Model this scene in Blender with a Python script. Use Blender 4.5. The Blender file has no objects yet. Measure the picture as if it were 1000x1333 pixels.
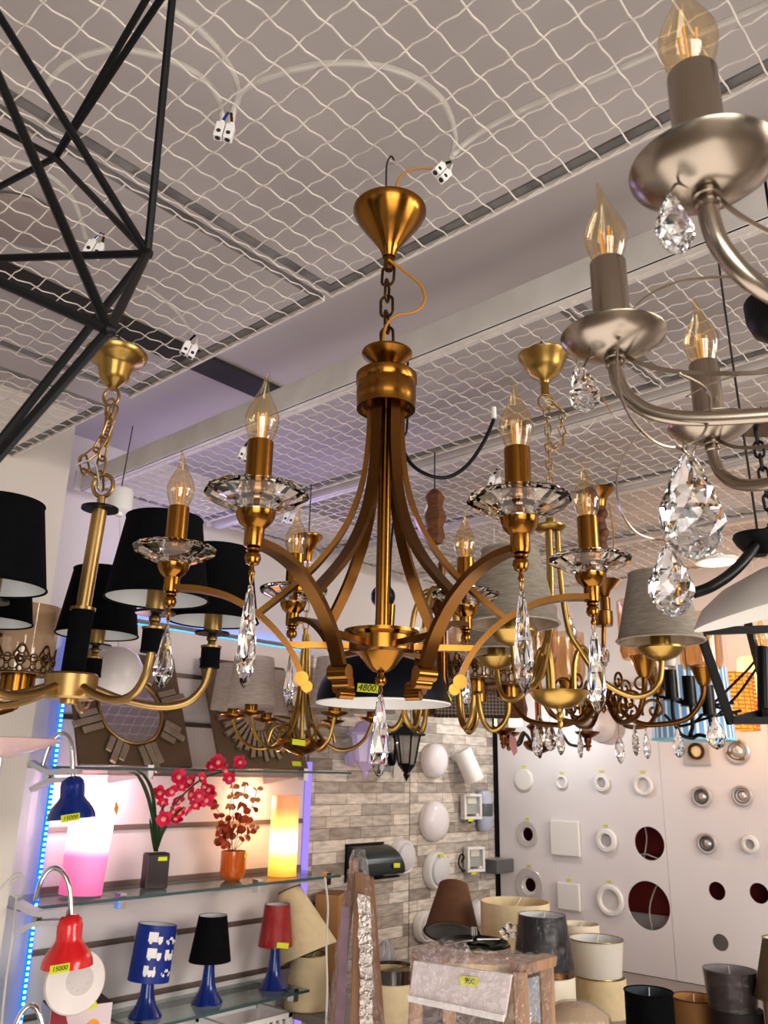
import bpy, math, random
from mathutils import Vector, Matrix
random.seed(7)
C = bpy.context.scene.collection
PI = math.pi
# ---------------------------------------------------------------- camera maths (frame 1000 x 1333)
FPX = 1075.0; TH = math.radians(17.6); RO = math.radians(1.1); AZ = math.radians(42); CZ = 1.6
VR = AZ - PI/2                      # a thing whose local x runs to the camera's right
def ray(px, py):
    X = px-500; Y = py-666.5; cr, sr = math.cos(RO), math.sin(RO)
    X, Y = X*cr+Y*sr, -X*sr+Y*cr
    u = -Y/FPX; x = X/FPX; c, s = math.cos(TH), math.sin(TH)
    return Vector((x, c-s*u, s+c*u))
def W(v): return Vector((v[1]*math.cos(AZ)+v[0]*math.sin(AZ), v[1]*math.sin(AZ)-v[0]*math.cos(AZ), v[2]+CZ))
def vp(px, py, d):
    r = ray(px, py); return r*(d/r[1])
def wp(px, py, d): return W(vp(px, py, d))
def onz(px, py, z):
    r = ray(px, py); return W(r*((z-CZ)/r[2]))
def ony(px, py, Y):
    w = W(ray(px, py)); k = Y/w[1]; return Vector((w[0]*k, Y, (w[2]-CZ)*k+CZ))
def onx(px, py, X):
    w = W(ray(px, py)); k = X/w[0]; return Vector((X, w[1]*k, (w[2]-CZ)*k+CZ))
# ---------------------------------------------------------------- mesh builder
def rotm(d, up=(0, 0, 1)):
    return Vector((0, 0, 1)).rotation_difference(Vector(d).normalized()).to_matrix().to_4x4()
def smooth_path(p, k=6, closed=False):
    p = [Vector(q) for q in p]; n = len(p); out = []
    for i in range(n if closed else n-1):
        if closed: a, b, c, d = p[i-1], p[i], p[(i+1) % n], p[(i+2) % n]
        else: a, b, c, d = p[max(i-1, 0)], p[i], p[i+1], p[min(i+2, n-1)]
        for j in range(k):
            t = j/k
            out.append(.5*((2*b)+(c-a)*t+(2*a-5*b+4*c-d)*t*t+(3*b-a-3*c+d)*t**3))
    if not closed: out.append(p[-1])
    return out
class MB:
    def __init__(s, M=None): s.v = []; s.f = []; s.M = M or Matrix.Identity(4)
    def add(s, vs, fs, M=None):
        n = len(s.v); T = s.M @ M if M is not None else s.M
        s.v += [tuple(T @ Vector(v)) for v in vs]; s.f += [tuple(i+n for i in f) for f in fs]; return s
    def box(s, c, d, M=None):
        x, y, z = d[0]/2, d[1]/2, d[2]/2
        vs = [(c[0]+a*x, c[1]+b*y, c[2]+e*z) for a in (-1, 1) for b in (-1, 1) for e in (-1, 1)]
        return s.add(vs, [(0, 1, 3, 2), (4, 6, 7, 5), (0, 4, 5, 1), (2, 3, 7, 6), (0, 2, 6, 4), (1, 5, 7, 3)], M)
    def lathe(s, prof, n=24, c=(0, 0, 0), d=None, pleat=0, sx=1, sy=1, ph=0, M=None):
        vs = []; fs = []; rings = []
        for r, z in prof:
            if r < 1e-6: rings.append([len(vs)]); vs.append((0, 0, z))
            else:
                a = len(vs)
                for i in range(n):
                    q = r*(1-(pleat if i % 2 else 0)); t = 2*PI*i/n+ph
                    vs.append((q*math.cos(t)*sx, q*math.sin(t)*sy, z))
                rings.append(list(range(a, a+n)))
        for A, B in zip(rings, rings[1:]):
            if len(A) == 1 and len(B) == 1: continue
            for i in range(n):
                j = (i+1) % n
                if len(A) == 1: fs.append((A[0], B[j], B[i]))
                elif len(B) == 1: fs.append((A[i], A[j], B[0]))
                else: fs.append((A[i], A[j], B[j], B[i]))
        if M is None:
            M = Matrix.Translation(c)
            if d is not None: M = M @ rotm(d)
        return s.add(vs, fs, M)
    def cyl(s, a, b, r, n=20, r2=None):
        a = Vector(a); b = Vector(b); L = (b-a).length; r2 = r if r2 is None else r2
        return s.lathe([(0, 0), (r, 0), (r2, L), (0, L)], n, a, b-a)
    def sph(s, c, r, n=16, sc=(1, 1, 1)):
        m = max(6, n//2)
        pr = [(math.sin(PI*i/m)*r if 0 < i < m else 0, -math.cos(PI*i/m)*r) for i in range(m+1)]
        return s.lathe(pr, n, M=Matrix.Translation(c) @ Matrix.Diagonal((*sc, 1)))
    def tube(s, pts, r, n=8, closed=False):
        p = [Vector(q) for q in pts]; m = len(p); R = r if isinstance(r, (list, tuple)) else [r]*m
        vs = []; fs = []; nrm = None
        for i in range(m):
            if closed: t = p[(i+1) % m]-p[i-1]
            else: t = p[min(i+1, m-1)]-p[max(i-1, 0)]
            t = t.normalized() if t.length > 1e-9 else Vector((0, 0, 1))
            if nrm is None: nrm = t.orthogonal().normalized()
            else:
                nrm = nrm-t*nrm.dot(t)
                nrm = nrm.normalized() if nrm.length > 1e-6 else t.orthogonal().normalized()
            b = t.cross(nrm)
            for k in range(n):
                a = 2*PI*k/n; vs.append(p[i]+(nrm*math.cos(a)+b*math.sin(a))*R[i])
        for i in range(m if closed else m-1):
            for k in range(n):
                a = i*n+k; b_ = i*n+(k+1) % n; c = ((i+1) % m)*n
                fs.append((a, b_, c+(k+1) % n, c+k))
        if not closed:
            fs.append(tuple(range(n-1, -1, -1))); fs.append(tuple((m-1)*n+k for k in range(n)))
        return s.add(vs, fs)
    def sweep(s, pts, w, h, side=(0, 1, 0), closed=False):
        p = [Vector(q) for q in pts]; m = len(p); sd = Vector(side).normalized(); vs = []; fs = []
        for i in range(m):
            t = (p[(i+1) % m]-p[i-1]) if closed else (p[min(i+1, m-1)]-p[max(i-1, 0)])
            t.normalize(); b = sd-t*sd.dot(t); b.normalize(); q = t.cross(b)
            hh = h[i] if isinstance(h, (list, tuple)) else h; ww = w[i] if isinstance(w, (list, tuple)) else w
            for a, e in ((-1, -1), (1, -1), (1, 1), (-1, 1)): vs.append(p[i]+b*(a*ww/2)+q*(e*hh/2))
        for i in range(m if closed else m-1):
            for k in range(4):
                c = ((i+1) % m)*4; fs.append((i*4+k, i*4+(k+1) % 4, c+(k+1) % 4, c+k))
        if not closed: fs.append((3, 2, 1, 0)); fs.append(tuple((m-1)*4+k for k in range(4)))
        return s.add(vs, fs)
    def prism(s, poly, off, M=None):
        n = len(poly); off = Vector(off); a = [Vector(q) for q in poly]
        vs = a+[q+off for q in a]
        return s.add(vs, [tuple(range(n-1, -1, -1)), tuple(range(n, 2*n))]+[(i, (i+1) % n, n+(i+1) % n, n+i) for i in range(n)], M)
    def chain(s, pts, L, w, r, k=8, n=6):
        p = smooth_path(pts, 12); acc = [0]
        for a, b in zip(p, p[1:]): acc.append(acc[-1]+(b-a).length)
        N = max(2, round(acc[-1]/(L*.8)))
        def at(u):
            for i in range(len(acc)-1):
                if acc[i+1] >= u: return p[i].lerp(p[i+1], (u-acc[i])/max(1e-9, acc[i+1]-acc[i]))
            return p[-1]
        for j in range(N):
            a, b = at(acc[-1]*j/N), at(acc[-1]*(j+1)/N); c = (a+b)/2; d = (b-a).normalized()
            M = Matrix.Translation(c) @ rotm(d) @ Matrix.Rotation(PI/2*(j % 2)+.3, 4, 'Z')
            q = []
            for i in range(4*k):
                t = 2*PI*i/(4*k); x = math.cos(t)*w/2; z = math.sin(t)*w/2+(L/2-w/2)*(1 if math.sin(t) > 0 else -1)
                q.append(M @ Vector((x, 0, z)))
            s.tube(q, r, n, True)
        return s
    def mesh(s, mat, smooth=True, name='m'):
        me = bpy.data.meshes.new(name); me.from_pydata(s.v, [], s.f); me.update()
        if mat: me.materials.append(mat)
        if smooth:
            me.polygons.foreach_set('use_smooth', [True]*len(me.polygons)); me.set_sharp_from_angle(angle=math.radians(40))
        return me
    def build(s, name, mat, parent=None, smooth=True, bevel=0, loc=None, rz=0):
        return link(name, s.mesh(mat, smooth, name), parent, loc, rz, bevel)
def link(name, me, parent=None, loc=None, rz=0, bevel=0):
    o = bpy.data.objects.new(name, me); C.objects.link(o)
    if parent: o.parent = parent
    if loc is not None: o.location = loc
    o.rotation_euler = (0, 0, rz)
    if bevel:
        b = o.modifiers.new('b', 'BEVEL'); b.width = bevel; b.segments = 2; b.limit_method = 'ANGLE'
    return o
def tag(o, label, cat, group=None, kind=None):
    if label: o['label'] = label
    if cat: o['category'] = cat
    if group: o['group'] = group
    if kind: o['kind'] = kind
    return o
def thing(name, label, cat, loc=(0, 0, 0), rz=0, group=None, rx=0):
    o = bpy.data.objects.new(name, None); C.objects.link(o); o.empty_display_size = .05
    o.location = loc; o.rotation_euler = (rx, 0, rz); return tag(o, label, cat, group)
def vthing(name, label, cat, o, group=None): return thing(name, label, cat, W(o), VR, group)
def struct(name, mb, mat, **k):
    o = mb.build(name, mat, **k); o['kind'] = 'structure'; return o
def dup(root, loc=None, rz=None, label=None, group=None):
    r = root.copy(); C.objects.link(r)
    if loc is not None: r.location = loc
    if rz is not None: r.rotation_euler = (r.rotation_euler[0], r.rotation_euler[1], rz)
    if label: r['label'] = label
    if group: r['group'] = group
    for ch in list(root.children):
        c = ch.copy(); C.objects.link(c); c.parent = r
        for g in list(ch.children):
            d = g.copy(); C.objects.link(d); d.parent = c
    return r
def pp(o, pts, d=None):
    """points (px, py[, depth]) seen in the photograph, as coordinates local to view origin o"""
    out = []
    for q in pts:
        out.append(vp(q[0], q[1], q[2] if len(q) > 2 else d)-Vector(o))
    return out
# ---------------------------------------------------------------- materials
def lin(c): return tuple((x/255/12.92 if x/255 <= .04045 else ((x/255+.055)/1.055)**2.4) for x in c)+(1,)
class NT:
    def __init__(s, name):
        s.m = bpy.data.materials.new(name); s.m.use_nodes = True; s.t = s.m.node_tree
        s.p = s.t.nodes['Principled BSDF']; s.out = s.t.nodes['Material Output']
    def n(s, typ, **k):
        o = s.t.nodes.new(typ)
        for a, b in k.items():
            if a.startswith('i_'): o.inputs[a[2:].replace('_', ' ')].default_value = b
            else: setattr(o, a, b)
        return o
    def l(s, a, b): s.t.links.new(a, b)
def mat(name, col, rough=.5, metal=0, var=.1, ns=6, stretch=(1, 1, 1), bump=0, bs=60, em=0, emc=None, trans=0, ior=1.5, alpha=1, sheen=0, coat=0, rv=0, trl=0, spec=None):
    N = NT(name); p = N.p; c = lin(col)
    tc = N.n('ShaderNodeTexCoord'); mp = N.n('ShaderNodeMapping'); mp.inputs['Scale'].default_value = stretch
    N.l(tc.outputs['Object'], mp.inputs['Vector'])
    no = N.n('ShaderNodeTexNoise'); no.inputs['Scale'].default_value = ns; no.inputs['Detail'].default_value = 4
    N.l(mp.outputs[0], no.inputs['Vector'])
    r = N.n('ShaderNodeValToRGB'); r.color_ramp.elements[0].position = .3; r.color_ramp.elements[1].position = .7
    r.color_ramp.elements[0].color = tuple(max(0, x*(1-var)) for x in c[:3])+(1,)
    r.color_ramp.elements[1].color = tuple(min(1, x*(1+var)) for x in c[:3])+(1,)
    N.l(no.outputs['Fac'], r.inputs['Fac']); N.l(r.outputs['Color'], p.inputs['Base Color'])
    p.inputs['Roughness'].default_value = rough; p.inputs['Metallic'].default_value = metal
    p.inputs['Transmission Weight'].default_value = trans; p.inputs['IOR'].default_value = ior
    p.inputs['Alpha'].default_value = alpha; p.inputs['Sheen Weight'].default_value = sheen; p.inputs['Coat Weight'].default_value = coat
    if spec is not None: p.inputs['Specular IOR Level'].default_value = spec
    if rv:
        mr = N.n('ShaderNodeMapRange'); mr.inputs['To Min'].default_value = max(0.02, rough-rv); mr.inputs['To Max'].default_value = rough+rv
        N.l(no.outputs['Fac'], mr.inputs['Value']); N.l(mr.outputs[0], p.inputs['Roughness'])
    if bump:
        b2 = N.n('ShaderNodeTexNoise'); b2.inputs['Scale'].default_value = bs; N.l(mp.outputs[0], b2.inputs['Vector'])
        bp = N.n('ShaderNodeBump'); bp.inputs['Strength'].default_value = bump; bp.inputs['Distance'].default_value = .01
        N.l(b2.outputs['Fac'], bp.inputs['Height']); N.l(bp.outputs[0], p.inputs['Normal'])
    if em:
        p.inputs['Emission Color'].default_value = lin(emc or col); p.inputs['Emission Strength'].default_value = em
    if trl:
        t = N.n('ShaderNodeBsdfTranslucent'); N.l(r.outputs['Color'], t.inputs['Color'])
        mx = N.n('ShaderNodeMixShader'); mx.inputs[0].default_value = trl
        N.l(p.outputs[0], mx.inputs[1]); N.l(t.outputs[0], mx.inputs[2]); N.l(mx.outputs[0], N.out.inputs['Surface'])
    return N.m
def thin_glass(name, tint=(255, 255, 255), rough=.02, base=.04, ns=0, dens=0, fog=(200, 195, 190), edge=.62):
    """a thin pane or bulb wall: clear by facing, mirror-like at grazing angles; dens mixes in a dusty diffuse film"""
    N = NT(name); N.t.nodes.remove(N.p)
    tr = N.n('ShaderNodeBsdfTransparent'); tr.inputs[0].default_value = lin(tint)
    gl = N.n('ShaderNodeBsdfGlossy'); gl.inputs['Roughness'].default_value = rough
    fr = N.n('ShaderNodeLayerWeight'); fr.inputs['Blend'].default_value = .5
    pw = N.n('ShaderNodeMath', operation='POWER'); pw.inputs[1].default_value = 3.2; N.l(fr.outputs['Facing'], pw.inputs[0])
    ad = N.n('ShaderNodeMath', operation='MULTIPLY_ADD'); ad.inputs[1].default_value = edge; ad.inputs[2].default_value = base*.6; ad.use_clamp = True
    N.l(pw.outputs[0], ad.inputs[0])
    if ns:
        tc = N.n('ShaderNodeTexCoord'); no = N.n('ShaderNodeTexNoise'); no.inputs['Scale'].default_value = ns; no.inputs['Detail'].default_value = 5
        N.l(tc.outputs['Object'], no.inputs['Vector'])
        bp = N.n('ShaderNodeBump'); bp.inputs['Strength'].default_value = .8; bp.inputs['Distance'].default_value = .03
        N.l(no.outputs['Fac'], bp.inputs['Height']); N.l(bp.outputs[0], gl.inputs['Normal'])
    first = tr
    if dens:
        df = N.n('ShaderNodeBsdfDiffuse'); df.inputs[0].default_value = lin(fog)
        m0 = N.n('ShaderNodeMixShader'); m0.inputs[0].default_value = dens
        N.l(tr.outputs[0], m0.inputs[1]); N.l(df.outputs[0], m0.inputs[2]); first = m0
    mx = N.n('ShaderNodeMixShader')
    N.l(ad.outputs[0], mx.inputs[0]); N.l(first.outputs[0], mx.inputs[1]); N.l(gl.outputs[0], mx.inputs[2]); N.l(mx.outputs[0], N.out.inputs['Surface'])
    return N.m
def emis(name, col, st):
    N = NT(name); N.t.nodes.remove(N.p)
    e = N.n('ShaderNodeEmission'); e.inputs[0].default_value = lin(col); e.inputs[1].default_value = st
    N.l(e.outputs[0], N.out.inputs['Surface']); return N.m
def lampglow(name, stops, zs):
    """lit fabric: emission ramp along height z (metres, local)"""
    N = NT(name); p = N.p
    tc = N.n('ShaderNodeTexCoord'); sp = N.n('ShaderNodeSeparateXYZ'); N.l(tc.outputs['Object'], sp.inputs[0])
    mr = N.n('ShaderNodeMapRange'); mr.inputs['From Min'].default_value = zs[0]; mr.inputs['From Max'].default_value = zs[1]; N.l(sp.outputs['Z'], mr.inputs['Value'])
    r = N.n('ShaderNodeValToRGB'); N.l(mr.outputs[0], r.inputs['Fac'])
    s = N.n('ShaderNodeValToRGB'); N.l(mr.outputs[0], s.inputs['Fac'])
    for cr, key in ((r.color_ramp, 1), (s.color_ramp, 2)):
        while len(cr.elements) < len(stops): cr.elements.new(.5)
        for e, st in zip(cr.elements, stops):
            e.position = st[0]; e.color = lin(st[1]) if key == 1 else (st[2]/10,)*3+(1,)
    ml = N.n('ShaderNodeMath', operation='MULTIPLY'); ml.inputs[1].default_value = 10; N.l(s.outputs['Color'], ml.inputs[0])
    N.l(r.outputs['Color'], p.inputs['Base Color']); N.l(r.outputs['Color'], p.inputs['Emission Color']); N.l(ml.outputs[0], p.inputs['Emission Strength'])
    p.inputs['Roughness'].default_value = .6
    return N.m
M = {}
M['brass'] = mat('antique_brass', (140, 98, 44), .21, 1, .03, 3, (1, 1, 30), rv=.02)
M['brassdark'] = mat('dark_antique_brass', (112, 78, 40), .28, 1, .10, 6, (3, 3, 3), rv=.03)
M['gold'] = mat('champagne_gold', (170, 140, 92), .38, 1, .08, 20)
M['goldb'] = mat('satin_gold', (166, 136, 78), .3, 1, .12, 8)
M['nickel'] = mat('brushed_nickel', (158, 146, 132), .25, 1, .02, 3, (1, 1, 30), rv=.02)
M['chrome'] = mat('chrome', (215, 215, 215), .1, 1, .03)
M['copper'] = mat('copper', (120, 74, 44), .25, 1, .15, 12)
M['bronze'] = mat('bronze_chain', (88, 66, 42), .4, 1, .15, 20)
M['blackmetal'] = mat('black_metal', (13, 13, 14), .45, 0, .2, 20, spec=.3)
M['blackfab'] = mat('black_fabric', (13, 13, 15), .9, 0, .25, 60, bump=.2, bs=300, spec=.15)
M['blackplas'] = mat('black_plastic', (12, 12, 14), .35, 0, .1, spec=.3)
M['white'] = mat('white_plastic', (226, 222, 218), .4, 0, .02)
M['whitepaint'] = mat('white_paint', (214, 208, 204), .7, 0, .03, 3)
M['lining'] = mat('white_shade_lining', (206, 206, 204), .8, 0, .03, em=.05)
M['cream'] = mat('cream_pleated_fabric', (238, 218, 178), .85, 0, .05, 30, bump=.1, trl=.1)
M['creamw'] = mat('ivory_fabric', (238, 228, 206), .85, 0, .04, 30, trl=.1)
M['greyfab'] = mat('grey_gauze_fabric', (176, 166, 152), .85, 0, .18, 40, (1, 1, 8), bump=.3, bs=80, trl=.3)
M['gauze'] = mat('pale_gauze_fabric', (212, 202, 192), .8, 0, .12, 40, (1, 1, 6), bump=.2, bs=90, trl=.4, alpha=.6)
M['wire'] = mat('ceiling_wire', (210, 201, 192), .55, 0, .1, 30)
M['edgebar'] = mat('shaded_edge_bar', (126, 122, 120), .6, .2, .3, 14)  # grey stands in for shadowed slots along a white angle bar
M['cable'] = mat('white_cable', (196, 190, 182), .5, 0, .05)
M['goldcable'] = mat('gold_cable', (170, 118, 40), .45, 0, .1)
M['bulb'] = thin_glass('amber_bulb_glass', (252, 240, 216), .03, .2)
M['bulbclear'] = thin_glass('clear_bulb_glass', (252, 242, 226), .03, .11)
M['filament'] = mat('led_filament', (226, 176, 96), .4, 0, .05, em=.22)  # bulbs are unlit; the faint emission paints in an amber gleam
M['crystal'] = mat('cut_crystal', (250, 250, 250), .0, 0, 0, trans=1, ior=1.62)
M['dishglass'] = mat('crystal_dish_glass', (246, 238, 222), .01, 0, 0, trans=1, ior=1.45)
M['pane'] = thin_glass('shelf_glass', (218, 228, 226), .02, .1)
M['paneedge'] = mat('shelf_glass_edge', (70, 92, 92), .2, 0, .1)
M['smoke'] = thin_glass('amber_smoke_glass', (248, 232, 210), .03, .16)
M['lightamber'] = thin_glass('pale_amber_glass', (240, 220, 196), .05, .14, dens=.35, fog=(226, 206, 180))
M['wrap'] = thin_glass('plastic_wrap', (252, 249, 249), .09, .14, ns=30, dens=.02, fog=(224, 214, 212))
M['wraplight'] = thin_glass('thin_plastic_wrap', (253, 252, 252), .06, .045, ns=24, dens=.0, edge=.22)
M['mirror'] = mat('mirror_glass', (196, 190, 186), .03, 1, 0)
M['mirrorstrip'] = mat('antique_mirror_strip', (168, 154, 134), .3, .6, .15, 20)
M['taupe'] = mat('taupe_board', (104, 84, 62), .6, 0, .08, 6)
M['wood'] = mat('brown_wood', (128, 92, 64), .6, 0, .25, 6, (12, 12, 1))
M['wooddark'] = mat('dark_carved_wood', (96, 56, 26), .6, 0, .3, 12, (1, 1, 4), bump=.6, bs=30)
M['tagy'] = mat('yellow_price_tag', (210, 214, 50), .6, 0, .03)
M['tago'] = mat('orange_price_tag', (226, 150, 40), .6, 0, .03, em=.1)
M['ink'] = mat('black_ink', (20, 20, 20), .7)
M['iron'] = mat('green_grey_iron', (60, 66, 60), .5, .6, .2, 20)
M['blue'] = mat('blue_lacquer', (10, 46, 120), .2, 0, .05, coat=.4)
M['blueshade'] = mat('blue_shade_plastic', (18, 44, 126), .45, 0, .05)
M['red'] = mat('red_lacquer', (206, 36, 40), .22, 0, .05, coat=.4)
M['redfab'] = mat('red_fabric', (176, 22, 28), .8, 0, .1, 40, trl=.15)
M['greyplas'] = mat('pale_grey_plastic', (170, 166, 168), .4, 0, .05)
M['grey'] = mat('mid_grey_metal', (104, 102, 102), .5, .1, .05)
M['red_wall'] = mat('dark_red_paint', (112, 30, 24), .7, 0, .1, 4)
def tagm(w=.05, h=.02): return MB().box((0, 0, 0), (w, .001, h))
def writing(txt, parent, size, loc, rot, matn='ink', name='lettering'):
    cu = bpy.data.curves.new(name, 'FONT'); cu.body = txt; cu.size = size; cu.align_x = 'CENTER'; cu.align_y = 'CENTER'; cu.extrude = .0002; cu.shear = .2
    tmp = bpy.data.objects.new('tmp', cu); C.objects.link(tmp)
    me = bpy.data.meshes.new_from_object(tmp.evaluated_get(bpy.context.evaluated_depsgraph_get())); bpy.data.objects.remove(tmp); bpy.data.curves.remove(cu)
    me.materials.clear(); me.materials.append(M[matn]); me.name = name
    o = link(name, me, parent, loc); o.rotation_euler = rot; return o
def price(parent, loc, w=.05, h=.02, rz=0, tilt=0, txt=None, size=None, matn='tagy', lean=0):
    """a price sticker whose face looks along local -y, then turned by rz"""
    t = tagm(w, h).build('price_tag', M[matn], parent, False, loc=loc); t.rotation_euler = (lean, tilt, rz)
    if txt: writing(txt, t, size or h*.95, (0, -.0009, 0), (PI/2, 0, 0))
    return t
# ================================================================ the room
XB, YL = 3.83, 2.62                 # back wall (with boards) and the shelf wall
ZC, ZM = 2.72, 2.50                 # ceiling, wire-mesh level
def slab(name, lo, hi, m, **k):
    b = MB().box([(a+c)/2 for a, c in zip(lo, hi)], [c-a for a, c in zip(lo, hi)])
    return struct(name, b, m, smooth=False, **k)
M['ceil'] = mat('ceiling_paint', (178, 170, 166), .8, 0, .05, 1.5)
M['wallp'] = mat('wall_paint', (206, 200, 198), .8, 0, .03, 1.5)
M['pillar'] = mat('pillar_paint', (206, 198, 188), .8, 0, .03, 2)
M['floor'] = mat('floor_tile', (150, 140, 130), .35, 0, .1, 3)
M['beam'] = mat('beam_paint', (204, 198, 192), .6, 0, .1, 9)
M['dark'] = mat('dark_gap', (52, 46, 44), .8, 0, .2, 8)
slab('floor', (-2.5, -3, -.05), (4.0, 2.72, 0), M['floor'])
slab('ceiling', (-2.5, -3, ZC), (4.0, 2.72, ZC+.06), M['ceil'])
slab('wall_left', (-2.5, YL, 0), (4.0, YL+.1, ZC), M['wallp'])
slab('wall_back', (3.92, -3, 0), (4.02, YL, ZC), M['wallp'])
px_ = ony(35, 1000, 2.42).x
slab('wall_pillar', (px_-.6, 2.42, 0), (px_, YL-.001, ZC-.001), M['pillar'])
# painted red field behind the boards and its white lower half
zs = onx(855, 1191, 3.9).z
slab('wall_back_red', (3.905, .1, zs), (3.919, 2.6, 1.75), M['red_wall'])
slab('trim_gap_shade', (.3, 1.77, ZC-.012), (1.5, 1.87, ZC-.001), M['dark'])  # flat dark strip painted in for the shade of an open ceiling slot
# beams carrying the mesh
for i, (x, h) in enumerate([(1.287, .066), (1.835, .05), (2.42, .05), (3.0, .05)]):
    b = MB().box((x, .65, ZM+h/2), (.008, 3.8, h)).box((x+.02, .65, ZM+.003), (.04, 3.8, .006))
    b.box((x, 2.55, ZM+h/2), (.05, .006, h))
    struct('trim_beam_%d' % (i+1), b, M['beam'], smooth=False)
# ================================================================ wire mesh panels on the ceiling
def mesh_panel(x0, x1, y0, y1, label, cell=.049, r=.0014, n=4, edges='LRBT'):
    root = thing('ceiling_mesh_panel', label, 'ceiling mesh', (x0, y0, ZM), group='wire mesh panels under the ceiling')
    b = MB(); X = x1-x0; Y = y1-y0; a = .0027
    nx = max(1, round(X/cell)); ny = max(1, round(Y/cell)); cx = X/nx; cy = Y/ny
    for j in range(ny+1):
        y = j*cy; sg = 1 if j % 2 else -1; p = []
        for k in range(nx*4+1): p.append((k*cx/4, y, a*math.sin(PI*k/2)*sg))
        b.tube(p, r, n)
    for i in range(nx+1):
        x = i*cx; sg = -1 if i % 2 else 1; p = []
        for k in range(ny*4+1): p.append((x, k*cy/4, a*math.sin(PI*k/2)*sg))
        b.tube(p, r, n)
    b.build('wire_grid', M['wire'], root)
    e = MB(); w = .017; z = .009
    if 'R' in edges: e.box((X-w/2, Y/2, z), (w, Y, .004))
    if 'L' in edges: e.box((w/2, Y/2, z), (w, Y, .004))
    if 'B' in edges: e.box((X/2, w/2, z), (X-2*w, w, .004))
    if 'T' in edges: e.box((X/2, Y-w/2, z), (X-2*w, w, .004))
    e.build('edge_bar', M['edgebar'], root, False)
    l = MB()
    if 'R' in edges: l.box((X+.003, Y/2, .004), (.005, Y, .012))
    if 'L' in edges: l.box((-.003, Y/2, .004), (.005, Y, .012))
    l.build('edge_lip', M['wire'], root, False)
    return root
mesh_panel(-.30, .985, -.62, 1.042, 'large ceiling wire mesh panel the big brass chandelier hooks into', n=5)
mesh_panel(-.10, .985, 1.062, 1.765, 'ceiling wire mesh panel between the big panel and the dark ceiling gap')
mesh_panel(.30, .985, 1.875, 2.56, 'ceiling wire mesh panel nearest the shelf wall, past the dark gap')
mesh_panel(1.312, 1.78, -.6, .70, 'narrow ceiling mesh panel behind the first white beam, above the silver chandelier')
mesh_panel(1.312, 1.78, .715, 2.5, 'narrow ceiling mesh panel behind the first white beam, on the shelf side')
mesh_panel(1.86, 2.37, -.6, 2.5, 'ceiling mesh panel between the second and third white beams', r=.0016)
mesh_panel(2.445, 2.95, -.4, 2.5, 'ceiling mesh panel between the third and fourth white beams', r=.0017)
mesh_panel(3.025, 3.6, -.2, 2.5, 'farthest ceiling mesh panel, beside the back wall', r=.0018)
# ---- cables lying on the mesh
def cable(pts, label, r=.0042, m='cable', z=ZM+.012, name='ceiling_cable', k=8):
    p = []
    for q in pts:
        p.append(onz(q[0], q[1], q[2] if len(q) > 2 else z))
    b = MB().tube(smooth_path(p, k), r, 8)
    return tag(b.build(name, M[m]), label, 'cable')
cable([(588, 205, 2.5), (592, 175), (575, 130), (530, 97), (470, 83), (410, 85), (350, 100), (312, 122), (300, 165, 2.49)], 'white cable looping across the mesh between two white terminal blocks', .005)
cable([(590, 200, 2.5), (625, 172), (690, 138), (800, 92), (900, 48), (1000, 5)], 'white cable running straight to the corner above the nickel chandelier', .005)
cable([(297, 160, 2.49), (310, 128), (304, 95), (270, 48), (215, 5), (150, -60)], 'white cable rising steeply from the terminal block with blue tape', .0045)
cable([(291, 160, 2.49), (285, 130), (262, 100), (215, 76), (150, 64), (90, 80), (60, 110)], 'white cable bowing behind the black cage pendant to the blue-taped block', .0045)
cable([(112, 310), (100, 270), (80, 240), (40, 215), (0, 205)], 'white cable leading to the small dark connector behind the cage pendant', .004)
cable([(246, 445), (244, 425), (225, 400), (190, 372)], 'thin white cable leading to the hanging connector above the first shade', .0035)
def terminal(px, py, z, label, sc=1, rz=.5, blue=False, tilt=.3, mk='white'):
    c = onz(px, py, z); t = thing('terminal_block_cord_end', label, 'terminal block', c, VR+rz); t.rotation_euler[1] = tilt
    b = MB()
    for i in (-1, 1): b.box((i*.0068*sc, 0, 0), (.0125*sc, .012*sc, .024*sc)); b.cyl((i*.0068*sc, 0, .012*sc), (i*.0068*sc, 0, .017*sc), .0045*sc, 10)
    b.build('housing', M[mk], t, False, bevel=.0012*sc)
    s = MB()
    for i in (-1, 1): s.cyl((i*.0068*sc, -.0058*sc, -.004*sc), (i*.0068*sc, -.0064*sc, -.004*sc), .0032*sc, 10); s.cyl((i*.0068*sc, 0, -.0122*sc), (i*.0068*sc, 0, -.0116*sc), .004*sc, 10)
    s.build('terminal_hole', M['dark'], t)
    w = MB()
    for i, k in ((-1, 'blue'), (1, 'copper')):
        MB().tube([(i*.0068*sc, 0, .015*sc), (i*.005*sc, 0, .024*sc), (i*.002*sc, 0, .034*sc)], .0022*sc, 6).build('wire_lead', M[k if blue else ('blackplas' if i < 0 else 'cable')], t)
    return t
terminal(292, 172, 2.455, 'white terminal block with blue tape hanging between two cables', 1.0, .1, True, .15)
terminal(575, 225, 2.475, 'white terminal block joined to the gold cord of the brass chandelier', 1.0, .6, False, .6)
terminal(122, 325, 2.47, 'dark-leaded small connector behind the black cage pendant', 1.1, .3, True)
terminal(246, 456, 2.47, 'small white connector dangling from the mesh near the black-shade chandelier', 1.2)
terminal(318, 592, 2.46, 'small white connector dangling beside the front candle of the brass chandelier', 1.3)
terminal(643, 630, 2.47, 'white connector with black leads left hanging behind the brass chandelier', 1.5, .1)
terminal(562, 662, 2.47, 'white connector above the carved wooden canopy', 1.6, .1)
terminal(376, 675, 2.47, 'white connector hanging beside the gauze-shade chandelier', 1.5, .1)
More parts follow.
